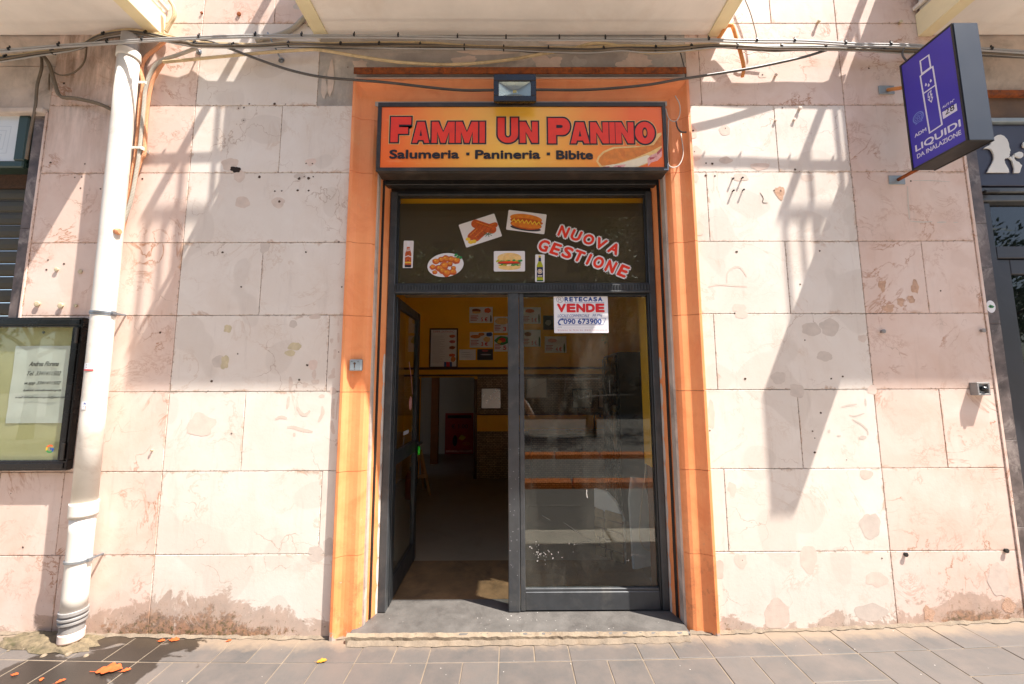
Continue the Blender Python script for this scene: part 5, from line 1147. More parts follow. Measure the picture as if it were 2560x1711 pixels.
a.poly(f5([(398, 388), (408, 378), (432, 366), (440, 345), (455, 324), (472, 313), (490, 311), (508, 318), (525, 336), (534, 358), (537, 380), (545, 400), (540, 406), (542, 414), (538, 420), (540, 428), (533, 440), (516, 441), (510, 452), (514, 470), (527, 492), (534, 505), (537, 522), (415, 522), (425, 500), (442, 470), (452, 448), (452, 425), (444, 404), (434, 391), (418, 387)]), 0, 'logo_white')
a.poly(f5([(536, 438), (546, 432), (553, 442), (558, 424), (566, 428), (566, 446), (576, 458), (592, 464), (600, 476), (609, 482), (602, 500), (596, 523), (563, 523), (566, 498), (558, 470), (552, 452), (542, 446)]), 0, 'logo_white')
a.poly(f5([(567, 416), (580, 410), (592, 406), (606, 408), (615, 416), (616, 430), (606, 440), (590, 440), (578, 434), (568, 428)]), 0, 'logo_white')
a.poly(f5([(612, 370), (616, 355), (628, 345), (650, 345), (656, 365), (650, 385), (630, 385), (618, 380)]), 0, 'logo_white')
a.build('silhouette', pn, .008)
bxs('roller_latch', 'black_metal', ds, (xs0+.01, xs0+.11, .0, .029, 2.84, 2.86), c=.004)
a = wallart(.011); cx, cz = W(2477, 767, .011); a.ell(cx, cz, .031, .042, 0, 'paper_white', 0, 28); a.poly([(cx-.018, cz), (cx-.005, cz+.014), (cx+.012, cz+.008), (cx+.024, cz-.001), (cx+.010, cz-.010), (cx-.008, cz-.010)], .0005, 'ink_green'); a.ell(cx-.002, cz, .006, .006, .0008, 'ink_black', 0, 10)
tag(a.build('round_sticker', None, .0006), 'small round white sticker with green leaf on the dark marble jamb', 'sticker')
lt = bmesh.new(); cx, cz = XR+.13, W(2470, 588, .09)[1]; lathe(lt, [(.012, .055), (.012, .05), (.006, .046)], (cx+.02, 0, cz), 'y', 10)

# ================================================================== small fittings on the wall
kx, kz = W(*z1(10, 915, 195), -.012)
ks = thing('key_switch', 'small grey key switch plate on the left of the orange surround', 'key switch', (kx, 0, kz-.04))
kp = bxs('plate', 'steel_plate', ks, (kx-.038, kx+.040, -.032, -.003, kz-.037, kz+.037), c=.004)
a = wallart(-.0325); a.ell(kx-.004, kz+.010, .008, .008, 0, 'hole_dark', 0, 14); a.rect(kx-.007, kz-.018, kx-.001, kz+.006, .0002, 'hole_dark'); a.ell(kx-.022, kz+.024, .003, .003, 0, 'hole_dark', 0, 8); a.ell(kx+.018, kz+.022, .003, .003, 0, 'hole_dark', 0, 8); a.ell(kx-.003, kz-.026, .003, .003, 0, 'hole_dark', 0, 8); a.build('keyhole', ks)
lx, lz = W(*z1(12, 1945, 410), -.03)
lb = thing('push_button_box', 'small square metal box with black knob at the right wall edge', 'switch box', (lx, 0, lz-.045))
bxs('box', 'pvc_grey', lb, (lx-.042, lx+.042, -.045, -.001, lz-.042, lz-.030), (lx-.042, lx+.042, -.045, -.001, lz+.030, lz+.042), (lx-.042, lx-.030, -.045, -.001, lz-.0295, lz+.0295), (lx+.030, lx+.042, -.045, -.001, lz-.0295, lz+.0295), c=.002)
bxs('face_plate', 'steel', lb, (lx-.0295, lx+.0295, -.030, -.004, lz-.0295, lz+.0295), c=0)
b = bmesh.new(); lathe(b, [(.016, -.030), (.016, -.048), (.010, -.050), (.010, -.056)], (lx+.004, 0, lz), 'y', 16); ob('knob', b, 'black_gloss', lb, True)

# ================================================================== pavement details
b = bmesh.new(); n = 26; cx, cy = -2.70, -.075; ring = []; ring2 = []; random.seed(51)
for k in range(n):
    t_ = 2*math.pi*k/n; j = 1+random.uniform(-.16, .14); x, y = cx+.29*j*math.cos(t_)-.08*math.sin(t_), min(cy+.10*j*math.sin(t_), .0); ring.append(b.verts.new((x, y, gz(x)+.002))); ring2.append(b.verts.new((cx+(x-cx)*random.uniform(.70, .9), cy+(y-cy)*random.uniform(.7, .9), gz(x)+.016+random.uniform(-.008, .012))))
for k in range(n): b.faces.new((ring[k], ring[(k+1) % n], ring2[(k+1) % n], ring2[k]))
c_ = b.verts.new((cx, cy, gz(cx)+.035))
for k in range(n): b.faces.new((ring2[k], ring2[(k+1) % n], c_))
bmesh.ops.recalc_face_normals(b, faces=b.faces[:]); bmesh.ops.subdivide_edges(b, edges=b.edges[:], cuts=2, use_grid_fill=True)
for v in b.verts:
    if v.co.z > gz(v.co.x)+.004: v.co.z += .009*mnoise.noise(v.co*28)+.005*mnoise.noise(v.co*70)
mc = ob('mossy_mortar_pad', b, 'moss_concrete', pave, True)
for i in range(14):
    x, y = cx+random.uniform(-.3, .34), -.16+random.uniform(-.03, .05); r = random.uniform(.006, .02); b = bmesh.new(); lathe(b, [(r, gz(x)+.001), (r*random.uniform(.5, .9), gz(x)+random.uniform(.004, .009))], (x, y, 0), 'z', 6); ob('mortar_crumb', b, 'stone_step_edge', mc)
b = bmesh.new()                                           # ragged mortar bead between wall and paving
x = -4.4; P_ = []
while x < 4.4:
    if not (-.99 < x < 1.09): P_.append((x, random.uniform(.010, .028), random.uniform(.008, .02)))
    else: P_.append((x, random.uniform(.02, .035)+.06, .022))
    x += .035
A_ = [b.verts.new((x, .004 if not (-.99 < x < 1.09) else -.058, gz(x)+h)) for x, d, h in P_]; B2 = [b.verts.new((x, -d, gz(x)+.0025)) for x, d, h in P_]
for i in range(len(P_)-1): b.faces.new((B2[i], B2[i+1], A_[i+1], A_[i]))
bmesh.ops.recalc_face_normals(b, faces=b.faces[:]); ob('mortar_bead', b, 'mortar', pave)
def leaf(px, py, L, mat, rz, label, curl=.25):
    x, y = G(px, py, gz(G(px, py)[0])+.004); z = gz(x)+.004; b = bmesh.new(); n = 14; l_, r_2, m_ = [], [], []
    for k in range(n+1):
        t_ = k/n; w_ = L*.30*math.sin(math.pi*min(1, t_*1.02))**.8*(.62+.5*abs(math.sin(9.5*t_+.4))); zz = curl*L*(.35*math.sin(math.pi*t_)*.3)
        m_.append(Vector((t_*L-L/2, 0, zz))); l_.append(Vector((t_*L-L/2, w_, zz+curl*w_))); r_2.append(Vector((t_*L-L/2, -w_, zz+curl*.5*w_)))
    M_ = Matrix.Translation((x, y, z))@Matrix.Rotation(rz, 4, 'Z'); lv, rv, mv = [[b.verts.new(M_@p) for p in q] for q in (l_, r_2, m_)]
    for k in range(n): b.faces.new((mv[k], mv[k+1], lv[k+1], lv[k])); b.faces.new((rv[k], rv[k+1], mv[k+1], mv[k]))
    tube(b, [M_@Vector((-L*.5, 0, 0)), M_@Vector((-L*.72, .004, .002))], L*.012, 5); bmesh.ops.remove_doubles(b, verts=b.verts[:], dist=1e-6); bmesh.ops.recalc_face_normals(b, faces=b.faces[:])
    tag(ob('dry_leaf', b, mat), label, 'leaf', 'dry leaves on the pavement')
for px, py, L, mt, rz, lab in ((273, 1675, .125, 'dead_leaf', .2, 'large orange dry leaf lying on the wet patch of pavement'), (315, 1676, .045, 'dead_leaf', .5, 'small curled orange leaf just right of the large one'), (37, 1686, .035, 'dead_leaf', .1, 'orange leaf scrap at the far left of the pavement'), (104, 1698, .03, 'dead_leaf', 2.2, 'tiny orange scrap near the bottom left corner'), (152, 1703, .04, 'dead_leaf', .9, 'orange leaf scrap on the lower edge of the wet patch'),
        (805, 1653, .055, 'dead_leaf_yellow', .3, 'yellow leaf on the paving left of the doorstep'), (1361, 1588, .05, 'dead_leaf_yellow', .1, 'yellow leaf at the foot of the doorstep'), (436, 1600, .06, 'dead_leaf', .0, 'orange leaf against the wall right of the drainpipe'), (404, 1602, .04, 'dead_leaf', .2, 'small orange scrap at the wall right of the drainpipe'), (572, 1602, .03, 'dead_leaf', .6, 'brown scrap at the foot of the painted wall')): leaf(px, py, L, mt, rz, lab)
b = bmesh.new(); random.seed(61)
for i in range(34):
    x, y = random.uniform(-3.3, 3.4), random.uniform(-.45, -.03); r = random.choice((.001, .0015, .002, .003)); lathe(b, [(r, gz(x)+.0015), (r*.7, gz(x)+.0022)], (x, y, 0), 'z', 6)
tag(ob('litter_specks', b, 'lime_spot'), 'white specks scattered over the pavement', 'specks', kind='stuff')

# ================================================================== inside the shop
def mat_mosaic():
    t = NT('stone_mosaic'); mp = t.n('Mapping'); mp.inputs['Rotation'].default_value = (R(90), 0, 0); t.l(t.pos(), mp.inputs[0])
    br = t.n('TexBrick'); t.l(mp.outputs[0], br.inputs['Vector']); br.inputs['Scale'].default_value = 9; br.inputs['Color1'].default_value = s(192, 168, 138); br.inputs['Color2'].default_value = s(146, 122, 98); br.inputs['Mortar'].default_value = s(60, 48, 38); br.inputs['Mortar Size'].default_value = .03; br.offset = .37
    t.col(t.mix(t.ramp(t.noise(30, 6), .3, .7, 0, .5), br.outputs[0], s(120, 98, 76))); t.rough(.7); t.bump(br.outputs['Fac'], -.6, .01); t.done('stone_mosaic')
mat_mosaic()
YW = 3.95
def iw(px, py, Y=YW): return W(px, py, Y)
RX0, RX1, RZ = -1.75, 1.62, 3.0
fl0 = bxs('shop_floor', 'floor_tile', None, (RX0, RX1, .955, YW, -.1, .042), c=0); tag(fl0, kind='structure')
bxs('worn_entrance_floor', 'floor_worn', fl0, (-.9, 1.06, .342, .953, -.1, .046), c=0)
tag(bxs('ceiling', 'ceiling', None, (RX0-.1, RX1+.1, .41, YW+.1, RZ, RZ+.1), c=0), kind='structure')
dx0, dz1 = iw(1050, 944); dx1 = iw(1186, 944)[0]
bw = bxs('back_wall', 'yellow_wall', None, (RX0, dx0, YW, YW+.1, 0, RZ), (dx1, RX1, YW, YW+.1, 0, RZ), (dx0, dx1, YW, YW+.1, dz1, RZ), c=0); tag(bw, kind='structure')
tag(bxs('side_wall_right', 'yellow_wall', None, (RX1, RX1+.1, .41, YW+.1, 0, RZ), c=0), kind='structure')
tag(bxs('side_wall_left', 'yellow_wall', None, (RX0-.1, RX0, .41, YW+.1, 0, RZ), c=0), kind='structure')
zt_ = iw(1280, 921)[1]; zt2 = iw(1280, 938)[1]
bxs('wood_rail', 'wood_dark', bw, (RX0, RX1, YW-.02, YW-.001, zt_-.02, zt_+.018), c=.003); bxs('wood_rail', 'wood_dark', bw, (RX0, RX1, YW-.02, YW-.001, zt2-.02, zt2+.012), c=.003)
for x in (dx0-.05, dx1): bxs('door_casing', 'wood_dark', bw, (x, x+.05, YW-.03, YW-.0005, .042, dz1-.03), c=.003)
za, zb_, zc_, zd = iw(1280, 942)[1], iw(1280, 1036)[1], iw(1280, 1078)[1], .044
bxs('stone_cladding', 'stone_mosaic', bw, (dx1+.052, RX1, YW-.022, YW-.0005, zb_, zt2-.0205), c=0); bxs('stone_cladding', 'stone_mosaic', bw, (dx1+.052, RX1, YW-.022, YW-.0005, zd, zc_), c=0)
bxs('wood_rail', 'wood_dark', bw, (dx1+.052, RX1, YW-.034, YW-.0225, zb_-.012, zb_+.01), c=.002)
bxs('lining', 'yellow_wall', bld, (.985, 1.052, .245, .395, .95, 2.93), c=.002); bxs('lining', 'wood_orange', bld, (1.0, 1.052, .245, .395, .05, .945), c=.002)
# back room
tag(bxs('back_room', 'white_wall', None, (dx0-.8, dx1+.8, 6.3, 6.4, 0, 2.6), (dx0-.85, dx0-.8, YW+.12, 6.3, 0, 2.6), (dx1+.8, dx1+.85, YW+.12, 6.3, 0, 2.6), (dx0-.8, dx1+.8, YW+.12, 6.3, 2.5, 2.6), c=0), kind='structure')
tag(bxs('back_room_floor', 'floor_tile', None, (dx0-.8, dx1+.8, YW, 6.3, -.1, .04), c=0), kind='structure')
x0, z1_ = W(1080, 955, 5.2); x1 = W(1098, 955, 5.2)[0]; tag(bxs('wooden_post', 'wood_orange', None, (x0, x1, 5.15, 5.25, .04, 2.48), c=.004), 'brown wooden post in the dark back room', 'post')
a = wallart(6.29); (u0, v0), (u1, v1) = W(1112, 1140, 6.29), W(1184, 1033, 6.29)
a.rect(u0, v0, u1, v1, 0, 'red_panel'); po = tag(a.build('red_poster', None, .004), 'red poster with a price on the back room wall', 'poster')
a = wallart(6.284); a.text('€ 1.00', u0+(u1-u0)*.22, v0+(v1-v0)*.64, u0+(u1-u0)*.8, v0+(v1-v0)*.74, 0, 'ink_black'); a.rect(u0+(u1-u0)*.08, v0+(v1-v0)*.88, u1-(u1-u0)*.08, v0+(v1-v0)*.95, 0, 'ink_black')
a.ell(u0+(u1-u0)*.35, v0+(v1-v0)*.35, .05, .12, 0, 'ink_black'); a.ell(u0+(u1-u0)*.6, v0+(v1-v0)*.42, .07, .05, .0005, 'ink_yellow', 0, 12, .2); a.ell(u0+(u1-u0)*.75, v0+(v1-v0)*.28, .09, .04, .0005, 'ink_sausage'); a.rect(u0+.02, v0+(v1-v0)*.08, u1-.02, v0+(v1-v0)*.13, 0, 'ink_ham'); a.build('print', po)
# framed menu and price sheets on the yellow wall
def sheet_box(x0, y0, x1, y1, Y=YW-.012): p, q = iw(980+x0/6.533, 720+y1/6.533, Y), iw(980+x1/6.533, 720+y0/6.533, Y); return p[0], p[1], q[0], q[1]
u0, v0, u1, v1 = sheet_box(605, 662, 1080, 1310)
mn = thing('framed_menu', 'framed menu board on the yellow back wall, left of the price sheets', 'menu', ((u0+u1)/2, YW, v0))
for q in ((u0, u1, v0, v0+.022), (u0, u1, v1-.022, v1), (u0, u0+.02, v0+.0225, v1-.0225), (u1-.02, u1, v0+.0225, v1-.0225)): bxs('frame', 'wood_dark', mn, (q[0], q[1], YW-.03, YW-.001, q[2], q[3]), c=.002)
bxs('sheet', 'paper_white', mn, (u0+.0205, u1-.0205, YW-.012, YW-.002, v0+.023, v1-.023), c=0)
a = wallart(YW-.0125); w_, h_ = u1-u0, v1-v0; a.text('FAMMI UN PANINO', u0+w_*.13, v0+h_*.89, u0+w_*.87, v0+h_*.945, 0, 'ink_ham_dark')
for k in range(26): a.rect(u0+w_*.1, v0+h_*(.80-.027*k), u0+w_*(.45+.1*math.sin(k*2.7)), v0+h_*(.806-.027*k), 0, 'ink_grey')
for y, m_ in ((.80, 'ink_sausage'), (.66, 'ink_ham_dark'), (.51, 'ink_brown'), (.32, 'ink_orange')): a.ell(u0+w_*.8, v0+h_*y, w_*.11, h_*.04, 0, m_, 0, 14, .12)
a.ell(u0+w_*.84, v0+h_*.22, w_*.09, h_*.07, 0, 'ink_crust', 0, 14, .1); a.rect(u0+w_*.52, v0+h_*.03, u0+w_*.8, v0+h_*.15, 0, 'ink_blue'); a.rect(u0+w_*.6, v0+h_*.03, u0+w_*.72, v0+h_*.15, .0005, 'ink_red'); a.build('print', mn)
def price(box_, label, price_, items, dark=False):
    u0, v0, u1, v1 = box_; w_, h_ = u1-u0, v1-v0; a = wallart(YW-.004); a.rect(u0, v0, u1, v1, 0, 'ink' if dark else 'paper_white'); o = tag(a.build('price_sheet', None, .003), label, 'price sheet', 'price sheets on the yellow wall')
    a = wallart(YW-.0078)
    for x, y, rx, ry, m_ in items: a.ell(u0+w_*x, v0+h_*y, w_*rx, h_*ry, 0, m_, 0, 14, .1)
    if price_:
        a.btext(price_, u0+w_*.5, v0+h_*.10, u0+w_*(.78 if len(price_) > 1 else .68), v0+h_*.36, .0006, 'ink_red', b=.03)
        for k in range(4): a.rect(u0+w_*.05, v0+h_*(.42-.09*k), u0+w_*(.38-.06*(k % 2)), v0+h_*(.46-.09*k), 0, 'ink_ham_dark')
    a.build('print', o)
price(sheet_box(1262, 312, 1645, 575), 'price sheet reading 5 €, top one in the open doorway', '5 €', [(.3, .78, .2, .12, 'ink_brown'), (.3, .66, .18, .07, 'ink_bun'), (.78, .78, .15, .16, 'ink_orange'), (.92, .25, .035, .22, 'bottle_navy')])
price(sheet_box(1268, 720, 1648, 975), 'price sheet reading 3 €, below the top one', '3 €', [(.25, .7, .22, .12, 'ink_crust'), (.5, .85, .14, .1, 'ink_crust'), (.74, .52, .14, .17, 'ink_bun'), (.85, .84, .14, .14, 'ink_blue')])
price(sheet_box(1662, 470, 1960, 735), 'price sheet with a sandwich beside the grey mullion, upper', '3', [(.45, .72, .4, .22, 'ink_bun')])
price(sheet_box(1668, 775, 1960, 1040), 'price sheet with a salad beside the grey mullion, lower', '5', [(.45, .68, .42, .28, 'ink_green'), (.45, .7, .2, .14, 'sticker_red'), (.3, .6, .12, .1, 'ink_yellow')])
price(sheet_box(1095, 1005, 1365, 1180), 'small white card between the framed menu and a dark photo', None, [(.4, .7, .3, .02, 'ink_grey'), (.45, .5, .36, .02, 'ink_grey'), (.4, .3, .3, .02, 'ink_grey')])
price(sheet_box(1390, 1000, 1650, 1180), 'dark photo print below the 3 € sheet', None, [(.5, .85, .2, .1, 'ink_ham_dark'), (.55, .5, .35, .06, 'ink_grey')], True)
def zb(k, x0, y0, x1, y1): p, q = iw(*z1(k, x0, y1), YW-.012), iw(*z1(k, x1, y0), YW-.012); return p[0], p[1], q[0], q[1]
price(zb(7, 95, 1235, 262, 1385), 'price sheet reading 5 €, upper one behind the closed door pane', '5 €', [(.4, .78, .25, .12, 'ink_orange'), (.9, .3, .05, .3, 'ink_dkgreen')])
price(zb(7, 95, 1440, 262, 1595), 'price sheet reading 5 €, lower one behind the closed door pane', '5 €', [(.3, .75, .2, .12, 'ink_brown'), (.92, .3, .05, .3, 'ink_dkgreen')])
price(zb(7, 285, 1310, 378, 1440), 'small dark photo behind the closed door pane', None, [(.5, .5, .3, .2, 'ink_grey')], True)
price(zb(7, 300, 1500, 495, 1650), 'price sheet reading 4 €, behind the closed door pane', '4 €', [(.35, .75, .22, .12, 'ink_ham'), (.9, .3, .04, .3, 'ink_dkgreen')])
a = wallart(YW-.004); cu, cv = iw(*z1(7, 870, 1520), YW-.004)
for k in range(9): a.ell(cu+.07*math.cos(k*.7), cv+.07*math.sin(k*.7), .035, .016, k*5e-5, 'bottle_green', k*.7, 10)
a.ell(cu, cv, .055, .055, .002, 'ink_yellow', 0, 20); tag(a.build('flower_sticker', None, .002), 'yellow flower decoration on the back wall', 'decoration')
def framed(name, px0, py0, px1, py1, mat, fmat, label, cat, Y=YW-.03):
    p, q = iw(px0, py1, Y), iw(px1, py0, Y); t = thing(name, label, cat, ((p[0]+q[0])/2, Y, p[1]))
    bxs('panel', mat, t, (p[0], q[0], Y, Y+.006, p[1], q[1]), c=0); f_ = .015
    for r in ((p[0]-f_, q[0]+f_, p[1]-f_, p[1]-.0005), (p[0]-f_, q[0]+f_, q[1]+.0005, q[1]+f_), (p[0]-f_, p[0]-.0005, p[1], q[1]), (q[0]+.0005, q[0]+f_, p[1], q[1])): bxs('frame', fmat, t, (r[0], r[1], Y-.006, Y+.007, r[2], r[3]), c=.002)
framed('wall_mirror', 1204, 972, 1251, 1021, 'chrome', 'wood_dark', 'small square mirror on the stone cladding beside the doorway', 'mirror')
framed('wall_certificate', 1318, 947, 1365, 994, 'paper_white', 'ink_grey', 'white certificate on the stone cladding behind the door pane', 'certificate')
framed('steel_dispenser', 1433, 975, 1480, 1019, 'chrome', 'black_metal', 'steel towel dispenser in the middle of the stone cladding', 'dispenser', YW-.06)
framed('steel_dispenser', 1498, 975, 1518, 1019, 'chrome', 'black_metal', 'steel soap dispenser near the right end of the cladding', 'dispenser', YW-.06)
# counter with sink and tap
ct = thing('counter', 'stone-fronted counter with a pale worktop behind the closed door', 'counter', (.9, 3.6, .04)); cxa = iw(1330, 1085, 3.3)[0]; czt = iw(1400, 1085, 3.3)[1]
bxs('counter_front', 'stone_mosaic', ct, (cxa, RX1-.01, 3.32, 3.90, .043, czt-.045), c=.003); bxs('worktop', 'counter_top', ct, (cxa-.03, RX1-.012, 3.27, 3.90, czt-.044, czt), c=.006)
bxs('sink_rim', 'chrome', ct, (cxa+.55, cxa+1.0, 3.36, 3.78, czt+.0005, czt+.012), c=.004)
tx = iw(1490, 1080, 3.6)[0]; tube_ob('tap', [(tx, 3.7, czt), (tx, 3.7, czt+.2), (tx+.02, 3.66, czt+.27), (tx+.06, 3.6, czt+.27), (tx+.07, 3.58, czt+.22)], .014, 'black_metal', ct)
bxs('shelf_band', 'yellow_wall', bw, (dx1+.052, RX1, YW-.06, YW-.0235, zc_+.002, zb_-.013), c=.003)
fr_ = thing('drinks_fridge', 'dark drinks fridge against the right wall inside the shop', 'fridge', (1.35, 2.2, .04))
bxs('cabinet', 'fridge', fr_, (1.22, RX1-.02, 1.9, 2.6, .043, 1.9), c=.01); bxs('door', 'black_gloss', fr_, (1.195, 1.2185, 1.92, 2.58, .15, 1.86), c=.004); bxs('door_handle', 'chrome', fr_, (1.16, 1.194, 1.95, 1.97, .8, 1.3), c=.004)
# leaning panels and hanging cable just inside
def prism(name, pts, n, th, mat, parent=None):
    b = bmesh.new(); A_ = [b.verts.new(p) for p in pts]; B_ = [b.verts.new(Vector(p)+Vector(n)*th) for p in pts]; k_ = len(pts); b.faces.new(A_); b.faces.new(B_[::-1])
    for i in range(k_): b.faces.new((A_[i], A_[(i+1) % k_], B_[(i+1) % k_], B_[i]))
    bmesh.ops.recalc_face_normals(b, faces=b.faces[:]); return ob(name, b, mat, parent)
pa, pb_ = G(1489, 1386, .046), G(1562, 1411, .046); va, vb_ = Vector((*pa, .046)), Vector((*pb_, .046)); e_ = (vb_-va); nn_ = Vector((-e_.y, e_.x, 0)).normalized()
if nn_.y > 0: nn_ = -nn_
hh_ = .56
lp = thing('leaning_panel', 'broken stone-effect panel leaning on the floor behind the closed door', 'panel', va)
pts_ = [va, vb_, vb_+Vector((0, 0, hh_*.62)), va+e_*.75+Vector((0, 0, hh_*.86)), va+e_*.45+Vector((0, 0, hh_*.98)), va+Vector((0, 0, hh_))]
prism('backing', pts_, -nn_, .03, 'paper', lp); prism('mortar_bed', [va+nn_*.0004, vb_+nn_*.0004, vb_+nn_*.0004+Vector((0, 0, hh_*.60)), va+e_*.6+nn_*.0004+Vector((0, 0, hh_*.66)), va+nn_*.0004+Vector((0, 0, hh_*.72))], nn_, .0005, 'wood_dark', lp); random.seed(71)
for j in range(5):
    cuts = [0]+sorted(random.uniform(.15, .85) for _ in range(2))+[1]
    if cuts[2]-cuts[1] < .2: cuts = [0, .4+random.uniform(-.1, .1), 1]
    w0, w1 = (j+.05)/7.0, (j+.97)/7.0
    for u0_, u1_ in zip(cuts, cuts[1:]):
        d_ = lambda: random.uniform(-.012, .012)
        q = [va+e_*min(max(u, .01), .99)+Vector((0, 0, hh_*v)) for u, v in ((u0_+.03, w0+d_()*.3), (u1_-.03, w0+abs(d_())), (u1_-.015, (w0+w1)/2), (u1_-.04, w1-abs(d_())), (u0_+.05, w1+d_()), (u0_+.015, (w0+w1)/2))]
        prism('stone', [p+nn_*.001 for p in q], nn_, random.uniform(.007, .014), 'stone_tile', lp)
pc, pd = G(1585, 1424, .046), G(1634, 1414, .046); vc, vd = Vector((*pc, .046)), Vector((*pd, .046)); e2 = vd-vc; n2_ = Vector((-e2.y, e2.x, 0)).normalized(); n2_ = n2_ if n2_.y < 0 else -n2_
wb = prism('white_board', [vc, vd, vd+Vector((0, .06, .52)), vc+e2*.8+Vector((0, .08, .68)), vc+e2*.2+Vector((0, .08, .70)), vc+Vector((0, .06, .52))], -n2_, .02, 'paper')
tag(wb, 'round-topped white board leaning at the right inside the door', 'board')
tag(tube_ob('white_cable', [W3(*z1(11, *p), .75) for p in ((1225, 700), (1222, 900), (1215, 1150), (1185, 1420))]+[W3(*z1(15, *p), .75) for p in ((1165, 100), (1165, 230), (1200, 320), (1250, 350), (1290, 352))], .006, 'cable_white'), 'white cable hanging in a loop inside the closed door', 'cable')
# easel and extinguisher in the gloom
ez = thing('easel', 'pale wooden A-board easel standing behind the open door leaf', 'easel', (-1.2, 3.05, .042))
for a_, b_ in (((-1.10, 2.98, .042), (-1.26, 3.1, .62)), ((-1.44, 2.98, .042), (-1.28, 3.1, .62)), ((-1.27, 3.35, .042), (-1.27, 3.14, .62))): tube_ob('leg', [a_, b_], .02, 'wood_pale', ez, 6)
bxs('crossbar', 'wood_pale', ez, (-1.4, -1.14, 3.0, 3.025, .27, .31), c=.002)
fe = thing('fire_extinguisher', 'red fire extinguisher beside the easel', 'fire extinguisher', (-1.33, 2.85, .042)); b = bmesh.new(); lathe(b, [(.07, .042), (.072, .06), (.072, .33), (.05, .38), (.02, .40)], (-1.33, 2.85, 0), 'z', 16); ob('cylinder', b, 'red_panel', fe, True); bxs('valve', 'black_metal', fe, (-1.35, -1.31, 2.83, 2.87, .40, .45), c=.003); tube_ob('hose', [(-1.31, 2.83, .43), (-1.25, 2.80, .40), (-1.24, 2.8, .25)], .01, 'black_metal', fe)

# ================================================================== across the road: plane trees and a house front (seen in the panes)
random.seed(81)
def make_tree(x, y, h, label, seed):
    random.seed(seed); t = thing('street_tree', label, 'tree', (x, y, -.13), 'trees across the road'); b = bmesh.new()
    tube(b, [Vector((x, y, -.13)), Vector((x+.05, y, 1.2)), Vector((x-.04, y+.05, 2.6)), Vector((x+.1, y, 4.2))], [.19, .15, .12, .06], 9); tips = []
    for k in range(7):
        an = k*.9+random.random(); L = random.uniform(1.2, 2.2); st_ = Vector((x, y, random.uniform(2.2, 3.6))); en = st_+Vector((math.cos(an)*L, math.sin(an)*L, random.uniform(.8, 2.0))); tube(b, smooth_path([st_, (st_+en)/2+Vector((0, 0, .2)), en], 3), [.07, .065, .06, .05, .045, .035, .02][:7], 6); tips += [en, (st_+en)/2+Vector((0, 0, .4))]
    ob('trunk', b, 'bark', t, True); vs, fs = [], []
    tips += [Vector((x+random.uniform(-1.6, 1.6), y+random.uniform(-1.4, 1.4), random.uniform(3.4, h))) for _ in range(12)]
    for c in tips:
        rr = random.uniform(.55, .95)
        for i in range(130):
            d = Vector((random.gauss(0, 1), random.gauss(0, 1), random.gauss(0, 1))).normalized()*rr*random.random()**.4; p = c+d; n = Vector((random.gauss(0, 1), random.gauss(0, 1), random.gauss(0, 1))).normalized(); u = n.orthogonal().normalized()*random.uniform(.06, .12); v = n.cross(u)*.7
            k = len(vs); vs += [p-u, p-v*.6, p+u, p+v*.6]; fs.append((k, k+1, k+2, k+3))
    me = bpy.data.meshes.new('crown'); me.from_pydata(vs, [], fs); me.update(); ob('crown', me, 'foliage', t)
TN = ('first', 'second', 'third', 'fourth', 'fifth', 'sixth', 'seventh', 'eighth', 'ninth')
for i, (x, h) in enumerate(((-15.6, 6.6), (-11, 6.2), (-6.4, 6.8), (-2.1, 6.0), (2.6, 6.9), (7.2, 6.4), (11.5, 6.8), (15.6, 7.0), (19.8, 6.6))): make_tree(x, -10.5+.5*math.sin(i*2.1), h, 'leafy street tree across the road, '+TN[i]+' from the left of the row', 90+i)
hf = thing('house_front', 'plain ochre house front across the road behind the trees', 'building', (0, -20, -.13))
bxs('wall', 'facade_far', hf, (-26, 26, -21, -20, -.2, 15), c=0); wn = None
for i in range(13):
    for j in range(4):
        x, z = -24+i*4, 1.2+j*3.5
        if wn is None: wn = bxs('window', 'black_gloss', hf, (x-.6, x+.6, -20, -19.95, z, z+1.9), c=.01)
        else: dup(wn, (x, -19.975, z+.95), hf)

# ================================================================== the photographer, standing in the road (seen in the door pane)
simple('skin', s(196, 146, 116), .55, .1, 20); simple('shirt', s(206, 204, 200), .85, .25, 26); simple('trousers', s(52, 50, 56), .9, .2, 14); simple('hair', s(40, 30, 24), .7, .3, 60); simple('shoe', s(60, 54, 48), .6, .2, 12)
PX, PY, PZ = .03, -2.86, -.13
V_ = {'pelvis': (0, 0, .95, .125, .105), 'waist': (0, 0, 1.10, .13, .10), 'chest': (0, 0, 1.30, .155, .105), 'upper': (0, .0, 1.42, .13, .085), 'neck': (0, .01, 1.50, .055, .055), 'head0': (0, .02, 1.56, .062, .07), 'head1': (0, .015, 1.64, .078, .092), 'head2': (0, .01, 1.72, .072, .086), 'head3': (0, .005, 1.765, .04, .05)}
E_ = [('pelvis', 'waist'), ('waist', 'chest'), ('chest', 'upper'), ('upper', 'neck'), ('neck', 'head0'), ('head0', 'head1'), ('head1', 'head2'), ('head2', 'head3')]
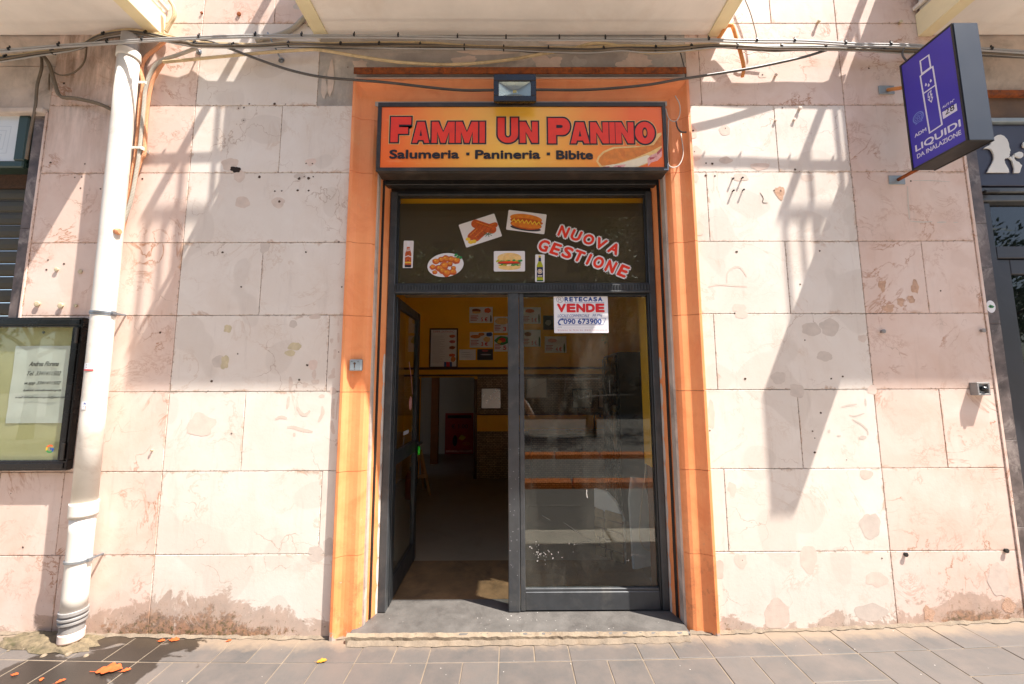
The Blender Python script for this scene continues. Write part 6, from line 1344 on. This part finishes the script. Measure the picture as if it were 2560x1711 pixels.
for sd, n in ((-1, 'l'), (1, 'r')):
    V_.update({'sh'+n: (.17*sd, 0, 1.41, .062, .06), 'el'+n: (.30*sd, .02, 1.17, .043, .043), 'wr'+n: (.10*sd, .155, 1.52, .03, .03), 'ha'+n: (.065*sd, .19, 1.575, .036, .03), 'hi'+n: (.095*sd, 0, .88, .09, .095), 'kn'+n: (.11*sd, .02, .48, .06, .062), 'an'+n: (.12*sd, 0, .09, .042, .045), 'to'+n: (.13*sd, .15, .035, .042, .03)})
    E_ += [('upper', 'sh'+n), ('sh'+n, 'el'+n), ('el'+n, 'wr'+n), ('wr'+n, 'ha'+n), ('pelvis', 'hi'+n), ('hi'+n, 'kn'+n), ('kn'+n, 'an'+n), ('an'+n, 'to'+n)]
    for k in range(4): V_['f%d%s' % (k, n)] = ((.062-.004*k)*sd, .205, 1.60-.016*k, .010, .010); V_['g%d%s' % (k, n)] = ((.030+.002*k)*sd, .212, 1.605-.018*k, .008, .008); E_ += [('ha'+n, 'f%d%s' % (k, n)), ('f%d%s' % (k, n), 'g%d%s' % (k, n))]
    V_['t'+n] = (.035*sd, .175, 1.555, .010, .010); E_.append(('ha'+n, 't'+n))
nm = list(V_); me = bpy.data.meshes.new('body'); me.from_pydata([(PX+V_[k][0], PY+V_[k][1], PZ+V_[k][2]) for k in nm], [(nm.index(a_), nm.index(b_)) for a_, b_ in E_], [])
tmp = link(bpy.data.objects.new('tmp', me)); sk = tmp.modifiers.new('skin', 'SKIN'); sk.branch_smoothing = .4; sb = tmp.modifiers.new('sub', 'SUBSURF'); sb.levels = sb.render_levels = 2
for i, k in enumerate(nm): me.skin_vertices[0].data[i].radius = V_[k][3:5]; me.skin_vertices[0].data[i].use_root = (k == 'pelvis')
bpy.context.view_layer.update(); bm_ = bpy.data.meshes.new_from_object(tmp.evaluated_get(bpy.context.evaluated_depsgraph_get())); bpy.data.objects.remove(tmp)
per = thing('person', 'person in pale shirt and dark trousers holding a camera, standing in the road', 'person', (PX, PY, PZ))
for k in ('skin', 'shirt', 'trousers', 'shoe'): bm_.materials.append(MATS[k])
for p in bm_.polygons:
    c = p.center; x, y, z = c.x-PX, c.y-PY, c.z-PZ; i = 0
    if z < .075: i = 3
    elif z < .86: i = 2
    elif z < 1.475 and not (y > .035 and abs(x) < .32) and not (abs(x) > .235 and z < 1.24): i = 1
    elif abs(x) > .2 and z > 1.26 and y < .05: i = 1
    elif abs(x) < .16 and z < 1.475 and y < .115: i = 1
    p.material_index = i
ob('body', bm_, None, per, True)
b = bmesh.new(); lathe(b, [(.062, 1.60), (.088, 1.66), (.09, 1.72), (.07, 1.78), (.03, 1.80)], (PX, PY-.012, PZ), 'z', 18); ob('hair', b, 'hair', per, True)
cm = thing('photo_camera', 'black camera held by the person in the road', 'camera', (PX, PY+.2, PZ+1.58))
bxs('camera_body', 'black_metal', cm, (PX-.065, PX+.065, PY+.185, PY+.225, PZ+1.565, PZ+1.655), c=.008); b = bmesh.new(); lathe(b, [(.034, .225), (.036, .236), (.034, .248)], (PX, PY, PZ+1.61), 'y', 18); ob('lens', b, 'black_gloss', cm)
